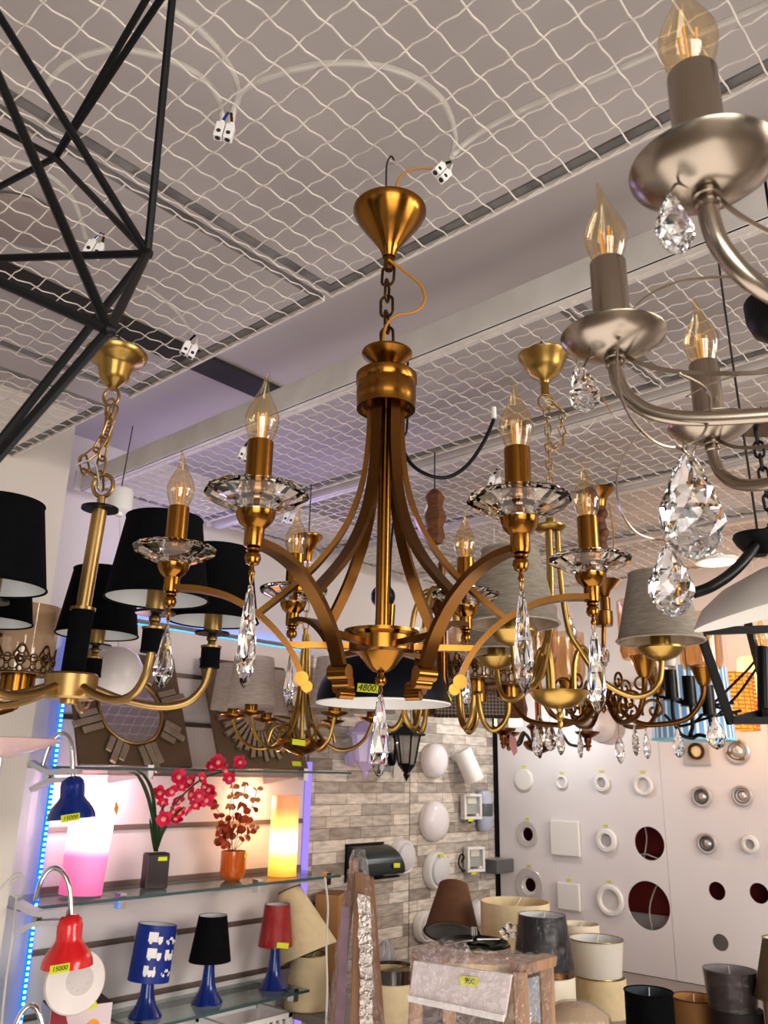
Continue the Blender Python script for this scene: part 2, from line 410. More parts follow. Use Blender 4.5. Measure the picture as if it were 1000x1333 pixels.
# ---- ceiling lights
c = onz(28, 283, ZC-.002); t = thing('ceiling_downlight', 'large round unlit ceiling light above the mesh behind the cage pendant', 'ceiling light', c)
MB().lathe([(0, 0), (.075, 0), (.085, -.006), (.085, -.016), (0, -.02)], 40).build('diffuser', mat('unlit_diffuser', (150, 138, 132), .6), t)
c = onz(934, 729, 2.49); t = thing('ceiling_downlight', 'small round lit white ceiling light by the white dish lamp', 'ceiling light', c)
MB().lathe([(.075, 0), (.09, 0), (.09, -.012), (.075, -.012)], 32).build('trim_ring', M['white'], t)
MB().lathe([(0, 0), (.075, 0), (.075, -.01), (0, -.01)], 32).build('diffuser', emis('downlight_glow', (255, 255, 255), 4), t)
# ================================================================ shared lamp pieces
def bulb_mb(s=1.0, bend=.004):
    pr = [(0, .0105), (.008, .0135), (.016, .0165), (.026, .0188), (.034, .0184), (.043, .0152), (.052, .0108), (.060, .0070), (.069, .0042), (.078, .0024), (.086, .0012)]
    p = [(bend*max(0, (z-.05)/.036)**2*s, 0, z*s) for z, r in pr]
    sp = smooth_path(p, 3); rr = []
    for i in range(len(pr)-1):
        for j in range(3): rr.append((pr[i][1]+(pr[i+1][1]-pr[i][1])*j/3)*s)
    rr.append(pr[-1][1]*s)
    return MB().tube(sp, rr, 20)
def filament_mb(s=1.0):
    b = MB()
    for k in range(4):
        a = k*PI/2+.5
        b.tube([(.004*s*math.cos(a), .004*s*math.sin(a), .008*s), (.006*s*math.cos(a), .006*s*math.sin(a), .036*s)], .0011*s, 6)
    b.cyl((0, 0, -.004*s), (0, 0, .008*s), .0045*s, 10); return b
BULB = bulb_mb().mesh(M['bulb'], True, 'bulb'); FIL = filament_mb().mesh(M['filament'], True, 'filament')
def add_bulb(parent, loc, rz=0, s=1.0):
    o = link('bulb', BULB, parent, loc, rz); o.scale = (s, s, s)
    link('filament', FIL, o)
    return o
def drop_mb(L, w, kind='long', n=8, top=(0, 0, 0), flat=.55):
    """cut crystal hanging down from top"""
    P = {'long': [(0, 0), (.24, .02), (.42, .10), (.66, .28), (.9, .50), (1, .70), (.84, .83), (.4, .95), (0, 1)],
         'kite': [(0, 0), (.14, .03), (.3, .15), (.62, .4), (1, .68), (.86, .78), (.5, .90), (0, 1)],
         'pear': [(0, 0), (.2, .04), (.36, .14), (.72, .34), (.96, .52), (1, .66), (.84, .82), (.5, .94), (0, 1)],
         'almond': [(0, 0), (.4, .1), (.8, .28), (1, .5), (.8, .72), (.4, .9), (0, 1)]}[kind]
    pr = [(r*w/2, -t*L) for r, t in P][::-1]
    b = MB(); vs = []; fs = []
    b.lathe(pr, n, top, sy=flat); 
    # twist alternate rings half a step so the facets become diamonds
    out = []; ring = {}
    for v in b.v: ring.setdefault(round(v[2], 6), len(ring))
    for v in b.v:
        a = (PI/n) if ring[round(v[2], 6)] % 2 else 0
        x, y = v[0]-top[0], (v[1]-top[1])/flat
        out.append((top[0]+x*math.cos(a)-y*math.sin(a), top[1]+(x*math.sin(a)+y*math.cos(a))*flat, v[2]))
    b.v = out
    nf = []
    for f in b.f:
        if len(f) == 4: nf += [(f[0], f[1], f[2]), (f[0], f[2], f[3])]
        else: nf.append(f)
    b.f = nf; return b
def hook_mb(a, b, r=.0008):
    a = Vector(a); b = Vector(b); m = (a+b)/2; d = (b-a).length
    return MB().tube(smooth_path([a, m+Vector((d*.18, 0, 0)), b, m-Vector((d*.18, 0, 0))], 5, True), r, 6, True)
# ================================================================ the big antique-brass chandelier
OX, OY, OZ = 0.0, 1.041, .10
t = BC = vthing('brass_chandelier', 'big six-candle antique brass chandelier with crystal dishes, hanging from the mesh in the middle', 'chandelier', (OX, OY, OZ))
def z_(z): return z-OZ
B_, D_ = M['brass'], M['brassdark']
MB().lathe([(0, .722), (.009, .722), (.012, .732), (.016, .740), (.034, .766), (.048, .786), (.0545, .799), (.0545, .803), (.050, .805), (0, .806)], 40, (0, 0, -OZ)).build('canopy', B_, t)
b = MB(); b.lathe([(0, .700), (.006, .700), (.0075, .706), (.0075, .724), (0, .724)], 16, (0, 0, -OZ)).build('canopy_collar', D_, t)
MB().chain([(0, 0, z_(.704)), (-.002, 0, z_(.65)), (0, 0, z_(.576))], .034, .018, .0022).build('chain', M['bronze'], t)
MB().tube(smooth_path([(-.004, 0, z_(.806)), (-.006, 0, z_(.84)), (-.006, 0, z_(.885)), (.0, 0, z_(.902)), (.005, 0, z_(.895))], 5), .0014, 6).build('ceiling_hook', M['dark'], t)
MB().tube(smooth_path(pp((OX, OY, OZ), [(506, 338), (525, 352), (548, 372), (553, 392), (540, 406), (516, 411), (503, 424), (499, 445), (501, 458)], OY-.012), 6), .0021, 8).build('power_cord', M['goldcable'], t)
MB().tube(smooth_path(pp((OX, OY, OZ), [(514, 250), (520, 232), (535, 221), (555, 219), (572, 222)], OY), 6), .0018, 8).build('lead_wire', M['goldcable'], t)
MB().lathe([(0, .533), (.012, .533), (.0125, .537), (.016, .543), (.026, .553), (.0355, .562), (.0355, .565), (.030, .566), (.012, .568), (.010, .578), (.004, .582), (0, .582)], 36, (0, 0, -OZ)).build('top_bell', B_, t)
MB().lathe([(0, .482), (.030, .482), (.034, .478), (.0405, .478), (.0405, .490), (.0412, .492), (.0412, .512), (.0405, .514), (.0425, .517), (.0425, .529), (.039, .532), (0, .534)], 44, (0, 0, -OZ)).build('top_drum', B_, t)
MB().cyl((0, 0, z_(.165)), (0, 0, z_(.484)), .0088, 20).build('centre_tube', B_, t)
MB().lathe([(0, .178), (.0135, .178), (.0148, .175), (.0148, .146), (0, .146)], 28, (0, 0, -OZ)).build('hub_sleeve', B_, t)
MB().lathe([(0, .168), (.044, .170), (.0475, .172), (.0475, .168), (.041, .164), (.041, .147), (.031, .1445), (.030, .143), (.024, .136), (.017, .127), (.010, .122), (.004, .120), (.0045, .116), (.007, .113), (.007, .108), (.004, .104), (0, .103)], 40, (0, 0, -OZ)).build('hub_dish', B_, t)
hook_mb((0, 0, z_(.104)), (0, 0, z_(.094)), .0012).build('crystal_hook', M['bronze'], t)
o = drop_mb(.100, .0235, 'long', 8, (0, 0, z_(.095)), .6).build('crystal_drop', M['crystal'], t, False)
# arms, built along +x and turned about the axis
R_ = .27; ph = math.radians(1.0)
band = smooth_path([(.0225, 0, z_(.484)), (.0232, 0, z_(.43)), (.0295, 0, z_(.372)), (.045, 0, z_(.32)), (.069, 0, z_(.278)), (.102, 0, z_(.239)), (.158, 0, z_(.190))], 6)
arc = smooth_path([(.268, 0, z_(.2215)), (.232, 0, z_(.220)), (.194, 0, z_(.2105)), (.158, 0, z_(.1905)), (.132, 0, z_(.168)), (.112, 0, z_(.143)), (.097, 0, z_(.112))], 6)
ME = {}
b = MB().sweep(band, .015, .0065); ME['upper_band'] = b.mesh(D_, True)
b = MB().sweep(arc, .0165, .0075); ME['lower_arm'] = b.mesh(D_, True)
b = MB(); b.cyl((.0975, -.0125, z_(.110)), (.0975, .0125, z_(.110)), .0088, 18); b.cyl((.0905, -.0110, z_(.1005)), (.0905, .0110, z_(.1005)), .0070, 18); ME['scroll_knob'] = b.mesh(B_)
b = MB().box((.078, 0, z_(.1525)), (.076, .009, .0075)); ME['strut'] = b.mesh(B_, False)
fin = [(0, .186), (.003, .187), (.0035, .190), (.0022, .193), (.0022, .196), (.0065, .198), (.0085, .203), (.0075, .208), (.005, .2105), (.0075, .2115), (.0075, .2135), (.0055, .2145), (.0095, .216), (.0102, .219), (.0102, .235), (.0115, .2365), (.0165, .241), (.0195, .247), (.0205, .252), (.019, .2525), (0, .2525)]
b = MB().lathe(fin, 24, (R_, 0, -OZ)); ME['candle_cup'] = b.mesh(B_)
b = MB().lathe([(0, .2525), (.0137, .2525), (.0137, .3295), (.0128, .330), (.0128, .326), (0, .325)], 24, (R_, 0, -OZ)); ME['candle_tube'] = b.mesh(B_)
b = MB().lathe([(.0140, .2530), (.0200, .2530), (.0235, .2545), (.0300, .2570), (.0430, .2630), (.0530, .2690), (.0540, .2715), (.0530, .2745), (.0440, .2735), (.0300, .2680), (.0200, .2660), (.0175, .2700), (.0185, .2740), (.0170, .2780), (.0180, .2815), (.0160, .2845), (.0140, .2845), (.0140, .2530)], 14, (R_, 0, -OZ)); ME['crystal_dish'] = b.mesh(M['dishglass'], False)
ME['crystal_hook'] = hook_mb((R_, 0, z_(.190)), (R_, 0, z_(.177)), .0009).mesh(M['gold'])
ME['crystal_drop'] = drop_mb(.103, .0245, 'long', 8, (R_, 0, z_(.178)), .6).mesh(M['crystal'], False)
ME['kite'] = drop_mb(.086, .027, 'kite', 8, (R_, 0, z_(.178)), .5).mesh(M['crystal'], False)
for k in range(6):
    a = ph+k*PI/3
    for nm in ('upper_band', 'lower_arm', 'scroll_knob', 'strut', 'candle_cup', 'candle_tube', 'crystal_dish', 'crystal_hook'): link(nm, ME[nm], t, rz=a)
    link('crystal_drop', ME['crystal_drop' if k in (0, 4, 5) else 'kite'], t, rz=a)
    add_bulb(t, (R_*math.cos(a), R_*math.sin(a), z_(.327)), [2.6, .5, 1.2, 3, .3, 2.8][k], .97)
# ================================================================ nickel chandelier with curling wires
o = (.497, .52, .43)
t = vthing('nickel_chandelier', 'brushed nickel candle chandelier with saucers, curling wires and big clear crystals', 'chandelier', o)
Nk = M['nickel']
RN = .322
b1 = MB().lathe([(0, .0), (.0150, .0), (.0155, -.001), (.0155, -.086), (0, -.086)], 28, (RN, 0, 0)); mt = b1.mesh(Nk)
b1 = MB().lathe([(.0, -.0905), (.011, -.0910), (.018, -.0890), (.033, -.082), (.0435, -.0735), (.0440, -.072), (.042, -.0725), (.032, -.080), (.018, -.0865), (.0, -.087)], 40, (RN, 0, 0)); ms = b1.mesh(Nk)
b1 = MB().lathe([(0, -.090), (.0085, -.090), (.0085, -.094), (.007, -.095), (.008, -.0965), (.008, -.1005), (.0065, -.102), (0, -.102)], 20, (RN, 0, 0)); mc = b1.mesh(Nk)
arm = smooth_path([(RN, 0, -.096), (RN-.001, 0, -.112), (RN-.008, 0, -.130), (RN-.030, 0, -.148), (RN-.075, 0, -.157), (.14, 0, -.160), (.04, 0, -.160)], 6)
ma = MB().tube(arm, .0062, 12).mesh(Nk)
strap = smooth_path([(RN-.008, 0, -.092), (RN-.03, .004, -.108), (RN-.07, .01, -.122), (RN-.13, .014, -.128), (.10, .01, -.11), (.03, 0, -.06)], 6)
mw = MB().sweep(strap, .0035, .0012, (0, 0, 1)).mesh(M['nickel'])
hk = MB().tube(smooth_path([(RN+.004, 0, -.092), (RN+.020, 0, -.089), (RN+.026, 0, -.098)], 4), .0009, 6).mesh(Nk)
mk = drop_mb(.042, .026, 'pear', 8, (RN+.026, 0, -.098), .6).mesh(M['crystal'], False)
for k, deg in enumerate([198.5, 161.5, 118.5, 79, 39, 359, 319, 279, 239]):
    a = math.radians(deg)
    for nm, me in (('candle_tube', mt), ('saucer', ms), ('collar', mc), ('arm', ma), ('wire_strap', mw), ('crystal_hook', hk), ('crystal_drop', mk)): link(nm, me, t, rz=a)
    add_bulb(t, (RN*math.cos(a), RN*math.sin(a), -.002), a, 1.0)
MB().lathe([(0, -.20), (.02, -.195), (.045, -.18), (.05, -.155), (.03, -.14), (.012, -.12), (.012, .30), (.02, .31), (0, .31)], 28).build('hub', Nk, t)
MB().chain([(0, 0, .30), (0, 0, .44)], .04, .022, .0028).build('chain', Nk, t)
MB().lathe([(0, .43), (.05, .44), (.06, .465), (.06, .47), (0, .47)], 28).build('canopy', Nk, t)
for pts in ([(1010, 362, .62), (950, 360, .62), (880, 368, .61), (828, 398, .60), (804, 455, .60), (812, 525, .60), (848, 572, .60), (885, 582, .60), (915, 565, .60), (925, 530, .60), (918, 505, .60), (884, 486, .60)],
            [(872, 530, .72), (835, 560, .72), (806, 610, .72), (806, 655, .72), (825, 690, .72), (855, 702, .72), (890, 700, .73), (925, 690, .75)],
            [(894, 516, .75), (930, 498, .76), (970, 486, .77), (1015, 477, .78)],
            [(880, 582, .60), (890, 586, .595), (895, 592, .59)]):
    MB().sweep(smooth_path(pp(o, pts), 8), .0034, .0013, (0, 1, .2)).build('curled_wire', Nk, t)
for (px, py0, py1, w, d, kind) in ((893, 588, 730, 94, .56, 'pear'), (869, 708, 804, 64, .60, 'pear')):
    a, e = pp(o, [(px, py0, d), (px, py1, d)]); L = a.z-e.z
    sl = d*math.cos(TH)*1.02; x = drop_mb(L, w*sl/FPX, 'pear', 10, tuple(a), .5).build('crystal_drop', M['crystal'], t, False)
    hook_mb((a.x, a.y, a.z+.008), tuple(a), .0009).build('crystal_hook', Nk, t)
a, e = pp(o, [(751, 474, .9), (751, 530, .9)])
drop_mb(a.z-e.z, .018, 'almond', 8, tuple(a), .5).build('crystal_drop', M['crystal'], t, False)
MB().tube(smooth_path(pp(o, [(751, 474, .9), (748, 440, .9), (760, 415, .85), (778, 400, .72)]), 6), .0005, 5).build('crystal_thread', Nk, t)
# ================================================================ black wire cage pendant
o = (-.33, .60, .50)
t = vthing('cage_pendant', 'black faceted wire cage pendant lamp hanging close by, angular rods crossing', 'pendant lamp', o)
nd = dict(R=(192, 330, .62), T=(227, -30, .56), N=(72, 205, .74), F=(142, 430, .48), A=(-120, -170, .52), Bq=(-120, 340, .70), Cq=(-150, 300, .44), D=(-130, 740, .56), E=(-90, 120, .84), G=(-90, 290, .86), H=(210, -35, .62), I=(-140, -120, .50), J=(225, -25, .60))
nv = {k: pp(o, [v])[0] for k, v in nd.items()}
for a, e in ('RT', 'RN', 'RF', 'RB', 'RA', 'RD', 'FA', 'FC', 'FD', 'NH', 'NJ', 'NE', 'NG', 'TI', 'TA', 'AC', 'AI', 'CB', 'HI', 'ED', 'EI', 'CD', 'BD', 'GB', 'TH', 'EG', 'BI'):
    a, e = [dict(B='Bq', C='Cq').get(q, q) for q in (a, e)]
    r = .0036
    MB().cyl(nv[a], nv[e], r, 8).build('cage_rod', M['blackmetal'], t)
for k in nv: MB().sph(nv[k], .0052, 8).build('rod_joint', M['blackmetal'], t)
ctr = sum((nv[k] for k in ('T', 'I', 'H')), Vector())/3
b = MB(); q = nv['I']; b.cyl(q, (q.x, q.y, .36), .004, 8); b.lathe([(0, .36), (.05, .37), (.055, .395), (0, .395)], 24, (q.x, q.y, 0)); b.build('canopy_stem', M['blackmetal'], t)
# ================================================================ other hanging lamps
def shade_mb(rb, rt, h, t=.0012, n=48, pleat=0, c=(0, 0, 0)):
    return MB().lathe([(rb, 0), (rt, h), (rt-t, h), (rb-t, 0), (rb, 0)], n, c, pleat=pleat)
def lining_mb(rb, rt, h, n=40, c=(0, 0, 0), t=.0022):
    return MB().lathe([(rb-t, .001), (rt-t, h-.001)], n, c)
def two(k, a, r): return (r*math.cos(a), r*math.sin(a), k)
# ---- gold chandelier with black shades
o = vp(92, 895, 1.58)
t = vthing('black_shade_chandelier', 'matt gold chandelier with black fabric shades, hung on a doubled chain', 'chandelier', o)
G = M['gold']
MB().lathe([(0, -.030), (.016, -.030), (.016, -.022), (.044, -.022), (.048, -.018), (.048, .022), (.044, .026), (0, .026)], 40).build('hub', G, t)
q = pp(o, [(95, 880), (107, 795), (108, 790), (128, 664), (125, 660), (133, 632)], 1.58)
up = Vector((.022, 0, 0)); zt = q[3].z
MB().cyl((0, 0, .026), (.004, 0, q[1].z), .0215, 28).build('black_sleeve', M['blackfab'], t)
MB().cyl((.004, 0, q[1].z), (.012, 0, zt), .0145, 24).lathe([(0, 0), (.024, 0), (.024, .006), (0, .006)], 28, (.004, 0, q[1].z)).build('stem', G, t)
MB().lathe([(0, 0), (.036, 0), (.036, .005), (0, .006)], 36, (.012, 0, zt)).build('stem_disc', M['blackplas'], t)
rz_ = zt+.03
MB().tube([Vector((.012, 0, rz_+.022))+Vector((math.cos(a)*.020, 0, math.sin(a)*.024)) for a in [2*PI*i/20 for i in range(20)]], .0042, 8, True).cyl((.012, 0, zt), (.012, 0, zt+.028), .008, 14).build('loop', G, t)
cc = pp(o, [(151, 470, 1.60)])[0]; cz = cc.z
MB().lathe([(0, -.062), (.012, -.062), (.018, -.055), (.024, -.050), (.030, -.040), (.036, -.015), (.042, -.006), (.056, .0), (.064, .010), (.065, .017), (.060, .021), (0, .022)], 40, cc).build('canopy', M['goldb'], t)
MB().tube(smooth_path([cc+Vector((0, 0, .02)), cc+Vector((0, 0, .06)), cc+Vector((.01, 0, .10)), (cc.x, cc.y, .9-o[2]+.0)], 5), .002, 6).build('ceiling_hook', M['dark'], t)
MB().tube([cc+Vector((0, 0, -.085))+Vector((math.cos(a)*.016, 0, math.sin(a)*.02)) for a in [2*PI*i/16 for i in range(16)]], .0034, 8, True).cyl(cc+Vector((0, 0, -.068)), cc+Vector((0, 0, -.06)), .009, 12).build('canopy_loop', G, t)
ch = pp(o, [(144, 522), (140, 560), (132, 600), (131, 636)], 1.58)
MB().chain(ch, .042, .019, .0026).build('chain', G, t)
MB().chain(pp(o, [(149, 530), (138, 565), (122, 590), (102, 603), (112, 612), (128, 622)], 1.56), .042, .019, .0024).build('chain_slack', G, t)
MB().tube(smooth_path(pp(o, [(98, 606), (112, 600), (124, 604), (128, 622), (131, 640)], 1.55), 5), .0022, 6).build('cord', M['greyplas'], t)
RA = .252
z0 = pp(o, [(92, 895)], 1.58)[0].z
arm = smooth_path([(.046, 0, -.002), (.10, 0, -.020), (.165, 0, -.030), (.215, 0, -.020), (.243, 0, .010), (RA, 0, .048)], 6)
ma = MB().tube(arm, .0075, 12).mesh(G)
msl = MB().cyl((RA, 0, .048), (RA, 0, .086), .0185, 24).lathe([(0, 0), (.0192, 0), (.0192, .004), (0, .004)], 24, (RA, 0, .046)).mesh(M['blackfab'])
msd = MB().lathe([(0, .112), (.034, .112), (.034, .116), (0, .117)], 32, (RA, 0, 0)).mesh(M['blackplas'])
mso = MB().lathe([(0, .084), (.020, .085), (.020, .089), (.008, .092), (.007, .097), (.010, .100), (.010, .106), (.006, .112), (0, .112)], 24, (RA, 0, 0)).lathe([(0, .117), (.0175, .117), (.0175, .175), (0, .175)], 24, (RA, 0, 0)).mesh(G)
mshade = shade_mb(.088, .066, .145, n=56, c=(RA, 0, .138)).mesh(M['blackfab'])
mlin = lining_mb(.088, .066, .145, c=(RA, 0, .138)).mesh(M['lining'])
mring2 = MB().tube([(RA+.0668*math.cos(a), .0668*math.sin(a), .283) for a in [2*PI*i/48 for i in range(48)]], .0012, 6, True).mesh(M['blackfab'])
mring = MB().tube([(RA+.0885*math.cos(a), .0885*math.sin(a), .138) for a in [2*PI*i/48 for i in range(48)]], .0016, 6, True).mesh(M['blackfab'])
for deg in (-41, 10, 101, 155, 205, 255):
    a = math.radians(deg)
    for nm, me in (('arm', ma), ('arm_sleeve', msl), ('drip_disc', msd), ('socket', mso)): link(nm, me, t, rz=a)
    s = link('shade', mshade, t, rz=a); link('shade_lining', mlin, s); link('bottom_trim', mring, s); link('top_trim', mring2, s)
# ---- filigree candle-glass lamps
def filigree_glass(R, H, c=(0, 0, 0), hb=.055):
    g = MB().lathe([(R*.93, 0), (R, H), (R-.002, H), (R*.93-.002, 0)], 40, c)
    l = MB()
    n = 8; Rr = R*.955+.0015
    for k in range(n):
        def w(u, v): a = 2*PI*(k+u)/n; rr = R*(.93+.07*v*hb/H)+.0018; return (c[0]+rr*math.cos(a), c[1]+rr*math.sin(a), c[2]+v*hb)
        for cx, cy, r in ((.5, .5, .22), (.5, .86, .16), (.25, .3, .2), (.75, .3, .2), (0, .55, .16), (.5, .12, .13), (.0, .2, .12), (.32, .68, .12), (.68, .68, .12)):
            l.tube([w(cx+r*.85*math.cos(q), cy+r*math.sin(q)) for q in [2*PI*i/14 for i in range(14)]], .0014, 5, True)
        l.tube([w(.5+.10*math.cos(q), .5+.10*math.sin(q)) for q in [2*PI*i/8 for i in range(8)]], .003, 5, True)
        l.tube(smooth_path([w(0, .95*.6), w(.2, .62), (w(.38, .98)), w(.5, 1.08), w(.62, .98), w(.8, .62), w(1, .57)], 4), .0016, 5)
    for v in (0.02,): l.tube([(c[0]+(R*.93+.002)*math.cos(q), c[1]+(R*.93+.002)*math.sin(q), c[2]+v*hb) for q in [2*PI*i/40 for i in range(40)]], .002, 6, True)
    return g, l
o = vp(22, 893, 1.85)
t = vthing('filigree_glass_chandelier', 'amber glass cup lamp with dark metal lace round its foot, by the pillar', 'chandelier', o)
for k, (dx, dy) in enumerate(((.0, .0), (-.30, .14), (-.24, -.17))):
    g, l = filigree_glass(.072, .150, (dx, dy, .025))
    gg = g.build('glass_cup', M['lightamber'], t); l.build('lace_band', M['bronze'], gg)
    MB().lathe([(0, -.012), (.036, -.012), (.036, .026), (0, .026)], 32, (dx, dy, 0)).lathe([(0, -.03), (.012, -.03), (.012, -.012), (0, -.012)], 18, (dx, dy, 0)).build('cup_holder', M['brass'], t)
    MB().tube(smooth_path([(dx, dy, -.02), (dx-.004, dy, -.05), ((dx-.18)*.6-.05, dy*.6, -.085), (-.18, 0, -.06)], 6), .0055, 8).build('arm', M['brass'], t)
MB().cyl((-.18, 0, -.08), (-.18, 0, .5), .008, 12).lathe([(0, .5), (.04, .51), (.05, .53), (0, .54)], 24, (-.18, 0, 0)).build('stem', M['brass'], t)
MB().cyl((-.18, 0, .54), (-.18, 0, .9-o[2]), .002, 6).build('ceiling_hook', M['dark'], t)
# ---- black dome pendant
o = vp(499, 916, 1.62)
t = vthing('dome_pendant', 'black dome pendant lamp with white inside and a yellow price sticker, behind the brass chandelier', 'pendant lamp', o)
RD = .128
pr = [(RD*math.cos(q), .112*math.sin(q)) for q in [PI/2*i/14 for i in range(14)]]+[(0, .112)]
MB().lathe(pr, 56).build('dome', mat('dome_black', (9, 11, 20), .5, 0, .05, spec=.2), t)
MB().lathe([((RD-.003)*math.cos(q), .109*math.sin(q)-.0) for q in [PI/2*i/14 for i in range(14)]]+[(0, .109)], 48).build('dome_lining', M['white'], t)
MB().tube([(RD*math.cos(q), RD*math.sin(q), 0) for q in [2*PI*i/64 for i in range(64)]], .0016, 6, True).build('rim', M['white'], t)
nk = pp(o, [(506, 800), (497, 770), (527, 600)], 1.66)
MB().cyl((nk[0].x-.004, nk[0].y, .10), (nk[0].x, nk[0].y, nk[0].z+.02), .0135, 20).build('neck', M['brass'], t)
MB().sph((nk[0].x-.012, nk[0].y+.05, nk[1].z), .026, 18).build('cord_grip', M['blackplas'], t)
MB().tube(smooth_path([(nk[0].x, nk[0].y, nk[0].z)]+pp(o, [(510, 700), (521, 620), (522, 570), (530, 556)], 1.66)+[Vector((pp(o, [(530, 540)], 1.66)[0].x, .03, .9-o[2]))], 6), .0026, 8).build('hanging_cord', M['blackplas'], t)
MB().tube(smooth_path(pp(o, [(524, 560), (527, 590), (545, 612), (578, 622), (607, 607), (630, 575), (643, 546)], 1.66), 8), .0042, 8).build('spare_cord', M['blackplas'], t)
e = pp(o, [(643, 536)], 1.66)[0]
MB().cyl(e-Vector((0, 0, .016)), e+Vector((0, 0, .010)), .0058, 12).build('cord_tip', M['white'], t)
p = pp(o, [(480, 905)], 1.62)[0]; aa = math.asin(max(-1, min(1, p.x/RD)))
rr = RD*.99
tg = price(t, (p.x, -math.sqrt(rr*rr-p.x*p.x)-.004, p.z+.001), .038, .015, aa*.9, .08, '4800.', .0165, lean=-.10)
MB().cyl((.122, -.02, .016), (.124, -.02, .017), .012, 12).build('side_sticker', M['tagy'], t)
# ---- grey fabric shade chandelier
o = vp(728, 908, 1.66)
t = vthing('grey_shade_chandelier', 'satin gold chandelier with gathered grey fabric shades above a shallow bowl', 'chandelier', o)
g = M['goldb']
MB().lathe([(0, -.022), (.025, -.020), (.046, -.008), (.056, .006), (.058, .012), (.055, .012), (.044, .0), (0, -.008)], 40).lathe([(0, -.060), (.004, -.058), (.006, -.05), (.004, -.045), (.007, -.04), (.007, -.032), (.005, -.028), (.008, -.022), (0, -.02)], 16).build('bowl', g, t)
ct = pp(o, [(708, 470)], 1.66)[0]; tp = pp(o, [(716, 692)], 1.66)[0]
MB().lathe([(0, -.058), (.010, -.056), (.014, -.045), (.030, -.035), (.042, -.018), (.049, .004), (.056, .010), (.057, .014), (0, .016)], 36, ct).lathe([(0, 0), (.009, 0), (.009, .03), (0, .03)], 14, ct-Vector((0, 0, .082))).build('canopy', g, t)
MB().tube([ct+Vector((math.cos(a)*.016, 0, -.1+math.sin(a)*.018)) for a in [2*PI*i/16 for i in range(16)]], .0022, 6, True).build('canopy_loop', g, t)
MB().tube(smooth_path([ct+Vector((0, 0, .014)), ct+Vector((-.004, 0, .06)), (ct.x-.004, ct.y, .9-o[2]), (ct.x+.006, ct.y, .9-o[2]-.01)], 5), .0017, 6).build('ceiling_hook', M['dark'], t)
MB().chain([ct+Vector((0, 0, -.118)), (tp+ct)/2+Vector((.004, 0, 0)), tp+Vector((.002, 0, .02))], .026, .013, .0014).build('chain', g, t)
MB().chain(pp(o, [(712, 522), (732, 535), (730, 555), (735, 572), (724, 582), (711, 580)], 1.64), .026, .013, .0012).build('chain_slack', g, t)
MB().tube(smooth_path(pp(o, [(738, 462), (755, 472), (775, 500), (797, 540)], 1.62)), .0012, 6).build('bare_wire', M['goldcable'], t)
MB().tube(smooth_path(pp(o, [(735, 567), (755, 565), (768, 555), (775, 545)], 1.62)), .0009, 6).build('earth_wire', M['cable'], t)
MB().lathe([(0, .0), (.026, .002), (.033, .008), (.033, .012), (.01, .016), (.006, .03), (0, .03)], 30, tp).build('top_plate', g, t)
R3 = .206
arms3 = [(-3, .0), (118, 0), (236, 0)]
zc = .085                       # cup height above the bowl
arm = smooth_path([(.012, 0, tp.z), (.014, 0, tp.z-.10), (.024, 0, tp.z-.20), (.045, 0, .095), (.085, 0, .035), (.135, 0, .006), (.175, 0, .010), (.198, 0, .035), (R3, 0, .078)], 6)
ma = MB().tube(arm, .0058, 10).mesh(g)
m2 = MB().tube(smooth_path([(.030, 0, .004), (.034, 0, .07), (.05, 0, .10), (.07, 0, .075)], 6), .005, 8).mesh(g)
mcp = MB().lathe([(0, .074), (.010, .074), (.030, .082), (.045, .098), (.045, .102), (.020, .102), (.020, .128), (0, .128)], 32, (R3, 0, 0)).mesh(g)
msh = shade_mb(.084, .052, .140, n=64, c=(R3, 0, .112), pleat=.006).mesh(M['greyfab'])
mtr = MB().tube([(R3+.085*math.cos(a), .085*math.sin(a), .114) for a in [2*PI*i/48 for i in range(48)]], .0025, 6, True).mesh(M['greyfab'])
mtr2 = MB().tube([(R3+.053*math.cos(a), .053*math.sin(a), .251) for a in [2*PI*i/48 for i in range(48)]], .002, 6, True).mesh(M['greyfab'])
mli = lining_mb(.082, .050, .135, c=(R3, 0, .115)).mesh(M['lightamber'])
for deg, _ in arms3:
    a = math.radians(deg)
    for nm, me in (('arm', ma), ('scroll', m2), ('cup', mcp)): link(nm, me, t, rz=a)
    s = link('shade', msh, t, rz=a); link('shade_lining', mli, s); link('bottom_trim', mtr, s); link('top_trim', mtr2, s)
# ---- gauze shade chandelier by the mirrors
o = vp(392, 975, 2.55)
t = vthing('gauze_shade_chandelier', 'small gold chandelier with pale see-through gauze shades, hanging in front of the mirrors', 'chandelier', o)
MB().lathe([(0, -.035), (.006, -.03), (.008, -.018), (.03, -.012), (.060, .004), (.078, .022), (.08, .027), (.04, .012), (0, .006)], 36).build('bowl', M['brass'], t)
tp = pp(o, [(402, 700)], 2.55)[0]
MB().cyl((0, 0, .01), (tp.x*.5, 0, .36), .007, 10).build('stem', g, t)
MB().lathe([(0, -.08), (.012, -.08), (.014, -.05), (.030, -.02), (.045, 0), (.045, .006), (0, .008)], 28, tp).build('canopy', M['brass'], t)
MB().chain([(tp.x*.5, 0, .36), (tp.x, 0, tp.z-.075)], .035, .016, .002).build('chain', g, t)
MB().tube(smooth_path([tp, tp+Vector((0, 0, .02)), (tp.x, 0, .9-o[2])], 3), .002, 6).build('ceiling_hook', M['dark'], t)
R5 = .212
arm = smooth_path([(.008, 0, .34), (.012, 0, .24), (.02, 0, .13), (.05, 0, .045), (.10, 0, .003), (.15, 0, .004), (.19, 0, .035), (R5, 0, .085)], 6)
ma = MB().tube(arm, .0052, 8).mesh(g)
